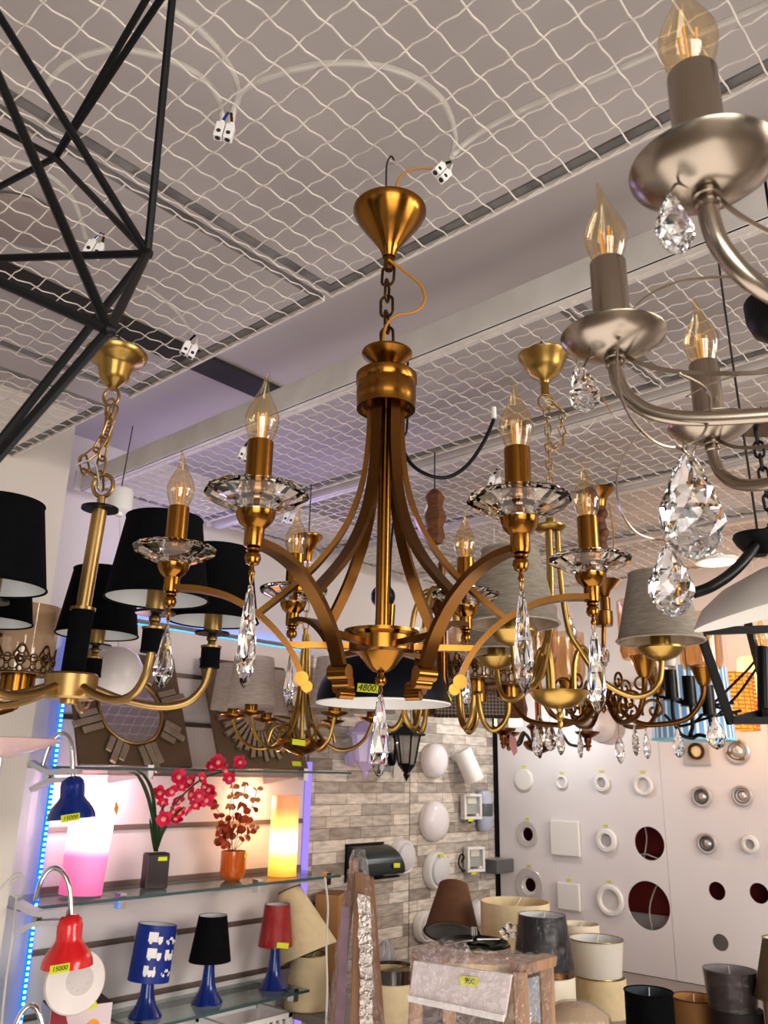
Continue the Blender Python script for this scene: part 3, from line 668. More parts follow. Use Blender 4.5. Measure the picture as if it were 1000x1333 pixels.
m2 = MB().tube(smooth_path([(.03, 0, .02), (.05, 0, .065), (.085, 0, .06), (.10, 0, .02)], 6), .0045, 8).mesh(g)
mcp = MB().lathe([(0, .080), (.012, .082), (.036, .090), (.040, .096), (.018, .097), (.018, .125), (0, .125)], 26, (R5, 0, 0)).mesh(M['brass'])
msh = shade_mb(.070, .056, .135, n=64, c=(R5, 0, .110), pleat=.01).mesh(M['gauze'])
for deg in (8, 68, 128, 176, 232, 300):
    a = math.radians(deg)
    for nm, me in (('arm', ma), ('scroll', m2), ('cup', mcp), ('shade', msh)): link(nm, me, t, rz=a)
price(t, (.0, -.082, .016), .038, .016, 0, .1)
# ---- lace-glass chandelier with U shaped arms
o = vp(575, 760, 2.25)
t = vthing('lace_glass_chandelier', 'brass chandelier with U-shaped arms and lace-banded glass cups under a carved wooden canopy', 'chandelier', o)
cn = pp(o, [(566, 690)], 2.25)[0]
MB().lathe([(0, 0), (.02, 0), (.03, .02), (.024, .05), (.034, .08), (.022, .11), (.03, .14), (.012, .16), (0, .16)], 10, cn+Vector((0, 0, -.04)), pleat=.12).build('carved_canopy', M['wooddark'], t)
MB().cyl(cn+Vector((0, 0, .10)), (cn.x, cn.y, .9-o[2]), .002, 6).build('ceiling_hook', M['dark'], t)
MB().lathe([(0, -.30), (.012, -.30), (.02, -.28), (.014, -.25), (.014, -.10), (.03, -.07), (.016, -.04), (.03, -.02), (.01, .0), (.01, .06), (0, .06)], 20).build('column', M['brassdark'], t)
zz = pp(o, [(655, 950), (655, 912), (655, 898), (655, 848)], 2.25)
hx = zz[0].x
RU = .175
arm = smooth_path([(.012, 0, -.05), (.04, 0, -.02), (.075, 0, -.08), (.09, 0, -.2), (.10, 0, zz[0].z+.05), (.125, 0, zz[0].z), (.155, 0, zz[0].z+.008), (RU-.002, 0, zz[0].z+.04), (RU, 0, zz[1].z+.01)], 6)
ma = MB().tube(arm, .0075, 10).mesh(M['goldb'])
mc = MB().lathe([(0, zz[1].z-.005), (.014, zz[1].z), (.030, zz[1].z+.006), (.030, zz[2].z+.012), (0, zz[2].z+.012)], 28, (RU, 0, 0)).mesh(M['brass'])
gm, lm = filigree_glass(.062, .125, (RU, 0, zz[2].z+.006), .06)
gm = gm.mesh(M['lightamber']); lm = lm.mesh(M['bronze'])
for k in range(6):
    a = math.radians(-8+60*k)
    for nm, me in (('arm', ma), ('cup_holder', mc)): link(nm, me, t, rz=a)
    s = link('glass_cup', gm, t, rz=a); link('lace_band', lm, s)
# ---- amber glass chandelier with scroll arms and crystals
o = vp(785, 905, 2.55)
t = vthing('scroll_arm_chandelier', 'ornate brass scroll-arm chandelier with amber glass cylinders and hanging crystals', 'chandelier', o)
MB().lathe([(0, -.055), (.004, -.05), (.010, -.04), (.006, -.03), (.024, -.02), (.028, -.014), (.028, .022), (.03, .026), (0, .028)], 28).build('hub', M['brass'], t)
q = pp(o, [(780, 640), (785, 700), (787, 745), (787, 770), (787, 815)], 2.55)
MB().lathe([(0, -.055), (.018, -.055), (.020, -.04), (.026, -.02), (.046, .0), (.050, .004), (.048, .008), (0, .01)], 30, q[0]).build('canopy', M['brass'], t)
MB().tube(smooth_path([q[0], q[0]+Vector((0, 0, .03)), (q[0].x-.008, 0, .9-o[2]), (q[0].x+.01, 0, .9-o[2])], 5), .002, 6).build('ceiling_hook', M['dark'], t)
b = MB()
for k in range(10): b.sph(q[0].lerp(q[2], .2+.08*k)+Vector((.006*math.sin(k*2), 0, 0)), .019, 10, (1, 1, 1.1))
b.build('rope_cover', M['wooddark'], t)
MB().tube(smooth_path([q[0]+Vector((.03, 0, -.04)), q[1]+Vector((.035, 0, 0)), q[2]+Vector((.02, 0, 0))], 5), .0022, 6).build('power_cord', M['goldcable'], t)
MB().lathe([(0, -.02), (.012, -.02), (.02, 0), (.05, .03), (.052, .034), (0, .036)], 28, q[3]).lathe([(.0, -.06), (.016, -.06), (.016, -.02), (0, -.02)], 20, q[3]).lathe([(0, 0), (.026, 0), (.028, .01), (.028, .045), (0, .05)], 24, q[4]).cyl((0, 0, .02), q[3], .007, 12).build('column', M['brassdark'], t)
RS = .29
arm = smooth_path([(.024, 0, .0), (.05, 0, -.045), (.10, 0, -.082), (.16, 0, -.086), (.235, 0, -.07), (.278, 0, -.02), (RS, 0, .03)], 6)
def spiral(c, r0, r1, a0, turns, n=22): return [(c[0]+(r0+(r1-r0)*i/n)*math.cos(a0+turns*2*PI*i/n), 0, c[1]+(r0+(r1-r0)*i/n)*math.sin(a0+turns*2*PI*i/n)) for i in range(n+1)]
ma = MB().tube(arm, .0075, 10).mesh(M['brassdark'])
b = MB(); b.tube(spiral((.075, -.02), .045, .008, -1.6, 1.4), .0045, 8); b.tube(spiral((.145, -.045), .036, .006, 3.6, -1.3), .0042, 8); b.tube(spiral((.115, .03), .03, .006, -.5, 1.3), .0038, 8)
mscr = b.mesh(M['brassdark'])
mcu = MB().lathe([(0, .02), (.012, .022), (.018, .03), (.034, .075), (.036, .08), (.032, .08), (0, .04)], 28, (RS, 0, 0)).mesh(M['brass'])
mgl = MB().lathe([(.054, .0), (.060, .02), (.062, .16), (.0605, .16), (.0585, .02), (.050, .0)], 40, (RS, 0, .072)).mesh(M['smoke'])
mhook = hook_mb((.205, 0, -.075), (.205, 0, -.095), .001).mesh(M['brass'])
mdr = drop_mb(.085, .034, 'pear', 8, (.205, 0, -.096), .5).mesh(M['crystal'], False)
for k in range(6):
    a = math.radians(-22+60*k)
    for nm, me in (('arm', ma), ('scroll', mscr), ('cup', mcu), ('glass_cylinder', mgl), ('crystal_hook', mhook), ('crystal_drop', mdr)): link(nm, me, t, rz=a)
for pxy in ((806, 958, 995), (787, 840, 868), (740, 800, 830), (745, 812, 840)):
    a_, e_ = pp(o, [(pxy[0], pxy[1]), (pxy[0], pxy[2])], 2.45); drop_mb(a_.z-e_.z, .03, 'almond', 8, tuple(a_), .5).build('crystal_drop', M['crystal'], t, False)
    MB().tube([a_, a_+Vector((0, 0, .04))], .0008, 5).build('crystal_hook', M['brass'], t)
a_, e_ = pp(o, [(930, 932), (930, 976)], 2.35)
drop_mb(a_.z-e_.z, .055, 'pear', 12, tuple(a_), .35).build('crystal_pendant', M['crystal'], t, False)
MB().tube([a_, a_+Vector((0, 0, .05))], .0008, 5).build('crystal_hook', M['brass'], t)
# ---- iron bracket chandelier with white candle sleeves
o = vp(702, 958, 3.32)
t = vthing('iron_candle_chandelier', 'small green-grey iron chandelier with copper cups, pale candle sleeves and a pink paper tag', 'chandelier', o)
MB().lathe([(0, -.085), (.006, -.08), (.010, -.066), (.05, -.05), (.062, -.035), (.06, -.022), (.03, -.012), (.034, .02), (.05, .035), (.03, .05), (.012, .06), (.012, .25), (0, .25)], 26).build('copper_hub', M['copper'], t)
MB().cyl((0, 0, .25), (0, 0, .9-o[2]), .0015, 6).build('hanging_rod', M['iron'], t)
RI = .19
arm = smooth_path([(.04, 0, -.03), (.085, 0, .01), (.12, 0, -.03), (RI, 0, -.035), (RI+.01, 0, -.03)], 6)
ma = MB().tube(arm, .0055, 8).mesh(M['iron'])
mcu = MB().lathe([(0, -.055), (.008, -.05), (.008, -.03), (.014, -.02), (.014, -.005), (.045, .012), (.048, .02), (0, .02)], 24, (RI, 0, 0)).mesh(M['copper'])
mcd = MB().lathe([(0, .02), (.022, .02), (.022, .14), (0, .14)], 20, (RI, 0, 0)).mesh(mat('candle_sleeve', (206, 190, 186), .6, 0, .05))
for deg in (2, 120, 215):
    a = math.radians(deg)
    for nm, me in (('arm', ma), ('cup', mcu), ('candle_sleeve', mcd)): link(nm, me, t, rz=a)
for px in (702, 716): 
    a_, e_ = pp(o, [(px, 930 if px < 710 else 940), (px, 968 if px < 710 else 978)], 3.15); drop_mb(a_.z-e_.z, .05, 'pear', 10, tuple(a_), .5).build('crystal_drop', M['crystal'], t, False)
    MB().tube([a_, a_+Vector((0, 0, .05))], .0008, 5).build('crystal_hook', M['iron'], t)
a_ = pp(o, [(668, 968)], 3.2)[0]
MB().prism([(-.012, 0, .035), (.012, 0, .02), (.016, 0, -.03), (.002, 0, -.045), (-.014, 0, -.01)], (0, .001, 0), Matrix.Translation(a_)).build('paper_tag', mat('pink_paper', (196, 140, 136), .8), t, False)
MB().tube([a_+Vector((0, 0, .03)), (-.15, -.02, a_.z+.06), (-.13, 0, -.02)], .001, 5).build('tag_string', M['cable'], t)
# ---- white globe on a thin wire
o = vp(150, 880, 2.1)
t = vthing('globe_pendant', 'white glass globe pendant on a thin wire, hanging in front of the sunburst mirror', 'pendant lamp', o)
MB().lathe([(0, -.066), (.03, -.062), (.052, -.048), (.066, -.02), (.068, .0), (.064, .03), (.05, .055), (.026, .07), (0, .073)], 36).build('globe', mat('opal_glass', (206, 198, 194), .3, 0, .02), t)
c2 = pp(o, [(156, 656)], 2.1)[0]
MB().tube([(0, 0, .07), (c2.x*.9, 0, c2.z-.03)], .0014, 6).build('wire', M['cable'], t)
MB().lathe([(0, -.035), (.010, -.034), (.012, -.025), (.029, -.02), (.033, -.016), (.033, .035), (.030, .04), (0, .04)], 30, c2).build('canopy', M['white'], t)
MB().tube(smooth_path([c2+Vector((0, 0, .04)), c2+Vector((0, 0, .06)), (c2.x+.01, 0, .9-o[2])], 4), .0016, 6).build('ceiling_hook', M['dark'], t)
# ---- black open frame lantern
o = vp(952, 905, 1.9)
t = vthing('frame_lantern', 'black square-bar open frame lantern on a black chain, under the white dish lamp', 'pendant lamp', o)
F = [pp(o, [v])[0] for v in ((911, 822, 1.75), (951, 938, 1.8), (1075, 938, 1.8), (1120, 815, 1.75), (971, 800, 2.1), (1003, 925, 2.02), (1090, 925, 2.02), (1125, 800, 2.1))]
for a, e in ((0, 1), (2, 3), (4, 5), (6, 7), (1, 2), (5, 6), (1, 5), (2, 6), (0, 3), (4, 7), (0, 4), (3, 7)):
    dd = (F[e]-F[a]).normalized()
    MB().sweep([F[a]-dd*.006, F[e]+dd*.006], .015, .015, (0, 1, .01) if abs(dd.y) < .9 else (1, 0, 0)).build('frame_bar', M['blackmetal'], t, False)
bp = pp(o, [(993, 905), (993, 860), (993, 842)], 1.92)
MB().cyl(bp[0]-Vector((0, 0, .03)), bp[2], .014, 16).build('candle_socket', M['blackplas'], t)
add_bulb(t, bp[2]+Vector((0, 0, -.002)), 0, .9)
m_ = (F[0]+F[3]+F[4]+F[7])/4
MB().sweep([bp[0]-Vector((0, 0, .02)), bp[0]-Vector((0, 0, .05)), Vector((bp[0].x, bp[0].y, F[5].z))], .02, .02).build('socket_post', M['blackmetal'], t, False)
for q_ in (0, 3, 4, 7): MB().cyl(F[q_], m_+Vector((0, 0, .03)), .004, 8).build('top_rod', M['blackmetal'], t)
q = pp(o, [(984, 560)], 1.9)[0]
MB().box(q+Vector((.02, 0, .01)), (.12, .09, .02)).build('ceiling_plate', M['blackmetal'], t, False, bevel=.002)
MB().cyl(q+Vector((.02, 0, .02)), (q.x+.02, q.y, .9-o[2]), .002, 6).build('ceiling_hook', M['dark'], t)
MB().chain([q, q.lerp(m_, .5)+Vector((-.004, 0, 0)), m_+Vector((0, 0, .035))], .042, .021, .0036).build('chain', M['blackmetal'], t)
# ---- white dish lamp on black arm
o = vp(1040, 772, 1.3)
t = vthing('dish_pendant', 'wide white dish lamp on a curved black arm, under a black canopy', 'pendant lamp', o)
Rm = Matrix.Rotation(math.radians(-14), 4, 'Y')
b = MB(Rm); b.lathe([(0, .052), (.05, .050), (.11, .034), (.150, .012), (.170, -.012), (.171, -.016), (.167, -.014), (.147, .008), (.108, .029), (.05, .045), (0, .047)], 56); b.build('dish', mat('dish_white', (214, 208, 200), .5, 0, .02), t)
MB().tube(smooth_path(pp(o, [(903, 772, 1.22), (925, 764, 1.22), (950, 748, 1.24), (972, 726, 1.26), (990, 700, 1.3), (1004, 690, 1.3)]), 6), .0085, 10).build('arm', M['blackmetal'], t)
cn = pp(o, [(984, 700, 1.3)])[0]
MB().lathe([(0, -.03), (.014, -.03), (.03, -.012), (.036, .0), (.034, .006), (0, .008)], 30, cn).build('canopy', M['blackmetal'], t)
MB().tube(smooth_path([cn, cn+Vector((.004, 0, .03)), (cn.x-.006, cn.y, .9-o[2]), (cn.x+.008, cn.y, .9-o[2])], 5), .002, 6).build('ceiling_hook', M['dark'], t)
MB().cyl(cn+Vector((.03, 0, -.01)), (.03, 0, .04), .006, 10).build('stem', M['blackmetal'], t)
# ---- black round shade at the frame's edge
o = vp(1022, 412, .95)
t = vthing('black_bowl_pendant', 'small matt black bowl shade beside the nickel chandelier', 'pendant lamp', o)
MB().lathe([(0, -.034), (.022, -.031), (.040, -.018), (.047, .0), (.048, .024), (.046, .024), (.045, .0), (0, -.026)], 36).build('bowl', M['blackmetal'], t)
MB().cyl((0, 0, -.02), (0, 0, .9-o[2]), .002, 8).build('cord', M['blackplas'], t)
# ---- black candle chandelier in front of the striped shade
o = vp(900, 935, 2.65)
t = vthing('black_candle_chandelier', 'black iron candle chandelier in front of the blue striped drum shade', 'chandelier', o)
for px, py in ((873, 885), (897, 893), (921, 905)):
    a_ = pp(o, [(px, py)], 2.6)[0]
    MB().cyl(a_-Vector((0, 0, .06)), a_+Vector((0, 0, .03)), .02, 16).lathe([(0, 0), (.03, .004), (.03, .008), (0, .01)], 20, a_-Vector((0, 0, .065))).build('candle_cup', M['blackplas'], t)
    MB().tube(smooth_path([a_-Vector((0, 0, .06)), a_-Vector((0, 0, .12)), (a_.x*.5, 0, -.05), (0, 0, -.06)], 6), .006, 8).build('arm', M['blackmetal'], t)
a_ = pp(o, [(873, 880)], 2.6)[0]
MB().lathe([(0, 0), (.016, 0), (.02, .02), (.012, .05), (0, .06)], 16, a_+Vector((0, 0, .03))).build('white_bulb', M['white'], t)
for pts in ([(858, 885), (880, 912), (915, 918), (955, 915)], [(865, 930), (885, 945), (920, 935), (965, 925)], [(905, 940), (940, 905), (975, 870), (990, 850)], [(925, 940), (960, 905), (985, 870)], [(850, 905), (900, 915), (940, 922), (960, 930)]):
    MB().tube(smooth_path(pp(o, pts, 2.62), 6), .0045, 6).build('iron_branch', M['blackmetal'], t)
MB().cyl((0, 0, -.06), (0, 0, .9-o[2]), .0016, 8).build('hanging_rod', M['iron'], t)
# ---- drum shades far back
def stripes():
    N = NT('striped_fabric'); tc = N.n('ShaderNodeTexCoord'); sp = N.n('ShaderNodeSeparateXYZ'); N.l(tc.outputs['Object'], sp.inputs[0])
    at = N.n('ShaderNodeMath', operation='ARCTAN2'); N.l(sp.outputs['Y'], at.inputs[0]); N.l(sp.outputs['X'], at.inputs[1])
    ml = N.n('ShaderNodeMath', operation='MULTIPLY'); ml.inputs[1].default_value = 34; N.l(at.outputs[0], ml.inputs[0])
    si = N.n('ShaderNodeMath', operation='SINE'); N.l(ml.outputs[0], si.inputs[0])
    r = N.n('ShaderNodeValToRGB'); r.color_ramp.elements[0].color = lin((112, 150, 182)); r.color_ramp.elements[1].color = lin((218, 224, 228)); r.color_ramp.elements[0].position = .4; r.color_ramp.elements[1].position = .6
    N.l(si.outputs[0], r.inputs[0]); N.l(r.outputs[0], N.p.inputs['Base Color']); N.l(r.outputs[0], N.p.inputs['Emission Color']); N.p.inputs['Emission Strength'].default_value = .25; return N.m
o = vp(903, 963, 3.05)
t = vthing('drum_pendant', 'blue and white striped drum shade hanging over the white boards', 'lamp shade', o)
R = .142
shade_mb(R, R*.96, .25, n=64).build('shade', stripes(), t)
lining_mb(R, R*.96, .25).build('shade_lining', M['lining'], t)
MB().tube([(R*math.cos(q), R*math.sin(q), 0) for q in [2*PI*i/48 for i in range(48)]], .004, 6, True).build('bottom_trim', mat('aqua_trim', (140, 200, 214), .6, em=.2), t)
MB().cyl((0, 0, .2), (0, 0, .9-o[2]), .0015, 6).cyl((-R*.97, 0, .24), (R*.97, 0, .24), .003, 6).build('hanging_cord', M['cable'], t)
o = vp(957, 950, 3.3)
t = vthing('rattan_pendant', 'glowing orange woven cane shade beside the striped drum', 'lamp shade', o)
b = MB()
for j in range(15):
    z = j*.015
    for i in range(44):
        if (i+j*3) % 7 == 0: continue
        a0 = 2*PI*i/44; a1 = 2*PI*(i+1)/44; b.tube([(.09*math.cos(a0), .09*math.sin(a0), z), (.09*math.cos(a1), .09*math.sin(a1), z)], .0036, 4)
for i in range(22): a0 = 2*PI*i/22; b.tube([(.089*math.cos(a0), .089*math.sin(a0), 0), (.089*math.cos(a0), .089*math.sin(a0), .21)], .002, 4)
b.build('woven_shade', mat('cane', (176, 96, 30), .6, 0, .15, em=.25, emc=(230, 120, 30)), t)
MB().lathe([(.082, .0), (.082, .21)], 32).build('inner_shade', emis('rattan_glow', (255, 176, 70), 1.25), t)
MB().cyl((0, 0, .15), (0, 0, .9-o[2]), .0015, 6).build('hanging_cord', M['cable'], t)
o = vp(1003, 934, 3.45)
t = vthing('pleated_pendant', 'glowing yellow pleated fabric shade at the end behind the frame lantern', 'lamp shade', o)
shade_mb(.125, .10, .24, n=90, pleat=.03).build('shade', lampglow('pleat_glow', [(0, (240, 190, 100), .6), (.5, (255, 226, 150), 1.0), (1, (250, 214, 140), .8)], (0, .24)), t)
MB().cyl((0, 0, .1), (0, 0, .9-o[2]), .0015, 6).build('hanging_cord', M['cable'], t)
o = vp(662, 945, 3.3)
t = vthing('strip_pendant', 'tall glowing ivory pleated shade behind the carved wooden end of the lattice lamp', 'lamp shade', o)
shade_mb(.055, .05, .30, n=40, pleat=.04).build('shade', lampglow('ivory_glow', [(0, (255, 236, 190), 1.3), (1, (255, 244, 214), 1.6)], (0, .3)), t)
MB().cyl((0, 0, .2), (0, 0, .9-o[2]), .0015, 6).build('hanging_cord', M['cable'], t)
# lattice lamp
o = vp(612, 933, 3.0)
t = vthing('lattice_pendant', 'long brown lattice-patterned lamp with carved wooden end blocks', 'lamp shade', o)
lm_ = NT('lattice_fabric'); tc = lm_.n('ShaderNodeTexCoord'); mp = lm_.n('ShaderNodeMapping'); mp.inputs['Rotation'].default_value = (0, PI/4, 0); lm_.l(tc.outputs['Object'], mp.inputs[0])
ck = lm_.n('ShaderNodeTexChecker'); ck.inputs['Scale'].default_value = 120; ck.inputs['Color1'].default_value = lin((58, 46, 40)); ck.inputs['Color2'].default_value = lin((136, 118, 104)); lm_.l(mp.outputs[0], ck.inputs[0])
lm_.l(ck.outputs[0], lm_.p.inputs['Base Color'])
x0, x1 = pp(o, [(565, 935), (656, 935)], 3.0); hz = pp(o, [(612, 853)], 3.0)[0].z
MB().box(((x0.x+x1.x)/2, 0, hz/2), (x1.x-x0.x, .16, hz)).build('lattice_panel', lm_.m, t, False)
for x in (x0.x-.02, x1.x+.03): MB().lathe([(0, 0), (.05, 0), (.056, .03), (.048, .07), (.055, .12), (.05, hz), (0, hz)], 14, (x, 0, 0), pleat=.06).build('end_block', M['wooddark'], t)
b = MB()
for i in range(20): b.sph((x0.x+(x1.x-x0.x)*i/19, -.08, -.004), .006, 6)
b.build('bead_fringe', M['dark'], t)
for x in (x0.x+.02, x1.x-.02): MB().cyl((x, 0, hz), (x, 0, .9-o[2]), .003, 6).build('hanging_cord', M['cable'], t)
# white ball lamp on the back boards
# ================================================================ slatwall bay, glass shelves and what stands on them
YS = 2.598
sx0, sx1 = 1.352, 2.432
t = thing('slatwall_panel', 'white slotted display panel with grey metal grooves behind the glass shelves', 'display panel', ((sx0+sx1)/2, YS+.002, .4))
W2 = sx1-sx0
MB().box((0, .010, .845), (W2, .02, 1.69)).build('panel_board', mat('slatwall_white', (216, 206, 204), .5, 0, .02), t, False)
b = MB()
for k in range(10):
    z = .55+.1717*k-.4+.007
    b.box((0, -.0015, z), (W2, .003, .016)); b.box((0, -.005, z-.007), (W2, .006, .003))
b.build('groove_rail', mat('groove_metal', (130, 116, 108), .4, .5, .1), t, False)
# blue LED strips
blue = emis('blue_led', (20, 120, 255), 9); cyan = emis('cyan_led', (120, 225, 255), 9)
t = thing('led_strip', 'vertical blue LED strip running down the edge beside the pillar', 'LED strip', (1.343, 2.585, .002))
MB().box((0, .004, 1.04), (.016, .003, 2.08)).build('strip_tape', emis('blue_tape', (20, 110, 255), 2.2), t, False)
b = MB()
for k in range(128): b.box((0, -.001, .11+k*.0154), (.006, .004, .006))
b.build('led_chips', cyan, t, False)
t = thing('led_strip', 'blue LED strip along the top edge of the slotted display panel', 'LED strip', (1.9, 2.606, 2.094))
MB().box((0, 0, .008), (1.07, .012, .016)).build('strip_tape', blue, t, False)
t = thing('lavender_lit_edge', 'white vertical edge where slotted panel meets brick panel, lavender light painted on as glow', 'LED strip', (2.446, 2.590, .002))
MB().box((0, 0, .82), (.026, .012, 1.64)).build('glowing_edge', emis('lavender_edge_glow', (176, 150, 250), 1.0), t, False)  # a plain white edge; the lavender light on it is put in as emission
# shelves
def shelf(x0, x1, z, label, bx):
    t = thing('glass_shelf', label, 'shelf', ((x0+x1)/2, 2.475, z))
    MB().box((0, 0, -.004), (x1-x0, .232, .008)).build('glass_pane', M['pane'], t, False)
    MB().box((0, -.1232, -.004), (x1-x0, .0012, .008)).build('front_edge', M['paneedge'], t, False)
    for x in bx:
        MB().prism([(x-(x0+x1)/2-.01, .12, -.008), (x-(x0+x1)/2-.01, -.08, -.008), (x-(x0+x1)/2-.01, -.08, -.022), (x-(x0+x1)/2-.01, .12, -.05)], (.02, 0, 0)).box((x-(x0+x1)/2, -.095, -.012), (.022, .03, .042)).build('shelf_bracket', M['chrome'], t, False)
    return t
ZU, ZMID, ZLO = 1.605, 1.237, .877
shelf(1.215, 2.45, ZU, 'top glass shelf, carrying the two sunburst mirrors', (1.55, 2.22))
shelf(1.175, 2.41, ZMID, 'middle glass shelf, carrying the pink lamp and the potted plants', (1.50, 2.03, 2.36))
shelf(1.20, 2.27, ZLO, 'lower glass shelf, carrying the three blue-based table lamps', (1.6, 2.22))
shelf(1.20, 2.27, .50, 'lowest glass shelf, under the white slatted crate', (1.6, 2.2))
def at(px, y, z): return Vector((ony(px, y[0], y[1]).x, y[1], z))
def zz(px, py, Y): return ony(px, py, Y).z
# mirrors
def mirror(pxl, pxr, pytop, label, kind):
    a = ony(pxl, 1000, 2.385); e = ony(pxr, 998, 2.385); w = e.x-a.x; top = ony((pxl+pxr)/2, pytop, 2.55).z
    H = math.hypot(top-ZU, .17)
    t = thing('sunburst_mirror', label, 'mirror', ((a.x+e.x)/2, 2.392, ZU+.007), 0, None, -math.asin(.17/H))
    MB().box((0, .008, H/2), (w, .014, H)).build('back_board', M['taupe'], t, False, bevel=.002)
    return t, w, H
t, w, H = mirror(105, 253, 853, 'square taupe sunburst mirror with clustered rays around a large round glass', 1)
cz = H*.46; cx = -.005; r0 = w*.285
MB().lathe([(0, 0), (r0, 0), (r0, .002), (0, .002)], 48, (cx, 0, cz), (0, -1, 0)).build('round_mirror', M['mirror'], t)
b = MB(); b.tube([(cx+r0*math.cos(q), -.004, cz+r0*math.sin(q)) for q in [2*PI*i/56 for i in range(56)]], .0055, 8, True); b.build('mirror_rim', M['gold'], t)
for k in range(8):
    a = 2*PI*k/8+.3
    for j, (off, l) in enumerate(((-.29, .066), (0, .100), (.29, .074))):
        l = l*(1 if k % 2 == 0 else .84); ww = .022
        R = Matrix.Translation((cx, -.004, cz)) @ Matrix.Rotation(-a, 4, 'Y') @ Matrix.Translation((r0+.008+l/2, 0, off*.085))
        x = MB(); x.box((0, -.003-.003*(j == 1), 0), (l, .010, ww), R); x.build('ray_strip', M['mirrorstrip'], t, False, bevel=.003)
price(t, (.02, -.001, H-.03), .045, .018)
t, w, H = mirror(290, 404, 868, 'square taupe mirror with a full fan of narrow mirrored blades around a small glass', 2)
cz = H*.50; r0 = w*.17; 
MB().lathe([(0, 0), (r0, 0), (r0, .003), (0, .004)], 40, (0, 0, cz), (0, -1, 0)).build('round_mirror', M['mirror'], t)
for k in range(36):
    a = 2*PI*k/36; l = w*(.30 if k % 2 else .265)
    R = Matrix.Translation((0, -.006, cz)) @ Matrix.Rotation(-a, 4, 'Y')
    x = MB(); x.prism([(r0+.004, 0, -.004), (r0+l, 0, -.010), (r0+l, -.010, 0), (r0+l, 0, .010), (r0+.004, 0, .004), (r0+.004, -.004, 0)][:5], (0, -.004, 0), R); x.build('ray_blade', M['mirrorstrip'], t, False)
price(t, (w*.36, -.001, .02), .045, .018)
# cylinder lamps
Y = 2.46
x = at(103, (1175, Y), 0).x; h = zz(103, 1047, Y)-ZMID
t = thing('cylinder_lamp', 'lit pink cylinder table lamp, white hot at the top, on the middle shelf', 'table lamp', (x, Y, ZMID+.001)); t.rotation_euler = (0, .05, 0)
t.location.z += .004
shade_mb(.062, .066, h, n=48).build('shade', lampglow('pink_glow', [(0, (236, 110, 160), .55), (.40, (240, 130, 176), .75), (.55, (255, 190, 220), 2.4), (.75, (255, 240, 248), 5.0), (.97, (255, 240, 248), 3.5)], (0, h)), t)
MB().lathe([(0, 0), (.060, 0), (.060, .012), (0, .014)], 32).build('base', M['white'], t)
MB().tube([(.0665*math.cos(q), .0665*math.sin(q), h) for q in [2*PI*i/40 for i in range(40)]], .0012, 6, True).build('top_trim', M['white'], t)
price(t, (.045, -.052, h-.014), .036, .026, .7, .5, matn='tago')
x = at(367, (1140, Y), 0).x; h = zz(367, 1036, Y)-ZMID
t = thing('cylinder_lamp', 'lit orange-yellow cylinder table lamp at the brick end of the middle shelf', 'table lamp', (x, Y, ZMID+.001))
shade_mb(.052, .050, h, n=48).build('shade', lampglow('orange_glow', [(0, (246, 150, 50), 1.1), (.22, (255, 190, 90), 2.0), (.42, (255, 236, 170), 4.6), (.62, (255, 190, 100), 1.8), (.85, (244, 140, 90), .9), (1, (236, 140, 104), .7)], (0, h)), t)
MB().lathe([(0, 0), (.051, 0), (.051, .01), (0, .012)], 32).build('base', M['white'], t)
MB().tube([(.0505*math.cos(q), .0505*math.sin(q), h) for q in [2*PI*i/40 for i in range(40)]], .0012, 6, True).build('top_trim', M['cream'], t)
# orchid in a black vase
x = at(199, (1165, Y), 0).x; h = zz(199, 1111, Y)-ZMID
o = Vector((x, Y, ZMID+.001))
t = thing('orchid_plant', 'artificial pink orchid with long dark leaves in a square black vase', 'potted plant', o, -.25)
MB().box((0, 0, h/2), (.074, .05, h)).build('vase', mat('black_vase', (40, 24, 22), .35, 0, .2), t, False, bevel=.004)
MB().box((0, 0, h-.002), (.066, .042, .006)).build('soil', M['dark'], t, False)
price(t, (.012, -.0262, h-.016), .030, .012)
M['leaf'] = mat('dark_green_leaf', (44, 66, 40), .35, 0, .25, 20); M['stem'] = mat('plant_stem', (46, 42, 28), .5)
M['orchid'] = mat('pink_petal', (214, 34, 84), .5, 0, .28, 40, trl=.25); M['orchidc'] = mat('orchid_centre', (240, 150, 130), .5)
def loc(px, py, Yd=None):
    Yd = (Y if Yd is None else Yd)-.17*max(0, min(1, (1108-py)/85))
    w = ony(px, py, Yd)-o; c, s = math.cos(.25), math.sin(.25)
    return Vector((w.x*c-w.y*s, w.x*s+w.y*c, w.z))
def leaf(pts, w):
    p = smooth_path([loc(*q) for q in pts], 6); n = len(p)
    ww = [max(.001, w*math.sin(PI*min(1, .18+.82*(1-i/(n-1)))**.8) if i else w*.5) for i in range(n)]
    ww = [w*(.45+.55*min(1, i/(n*.3)))*(1-max(0, (i/(n-1)-.55)/.45)**2*.95) for i in range(n)]
    MB().sweep(p, ww, .0016, (.8, -.6, .1)).build('leaf', M['leaf'], t)
leaf([(203, 1108), (200, 1070), (192, 1035), (180, 1010), (168, 1005)], .012)
leaf([(203, 1108), (202, 1065), (198, 1030), (188, 1010), (178, 1003)], .011)
leaf([(203, 1108), (206, 1085), (210, 1060), (214, 1045)], .011)
leaf([(204, 1108), (212, 1082), (226, 1062), (240, 1050)], .013)
leaf([(201, 1108), (198, 1085), (195, 1065)], .009)
stem = [(205, 1108), (207, 1085), (218, 1062), (238, 1035), (262, 1015), (285, 1006), (305, 1006)]
MB().tube(smooth_path([loc(*q) for q in stem], 6), .0028, 6).build('flower_stem', M['leaf'], t)
b = MB()
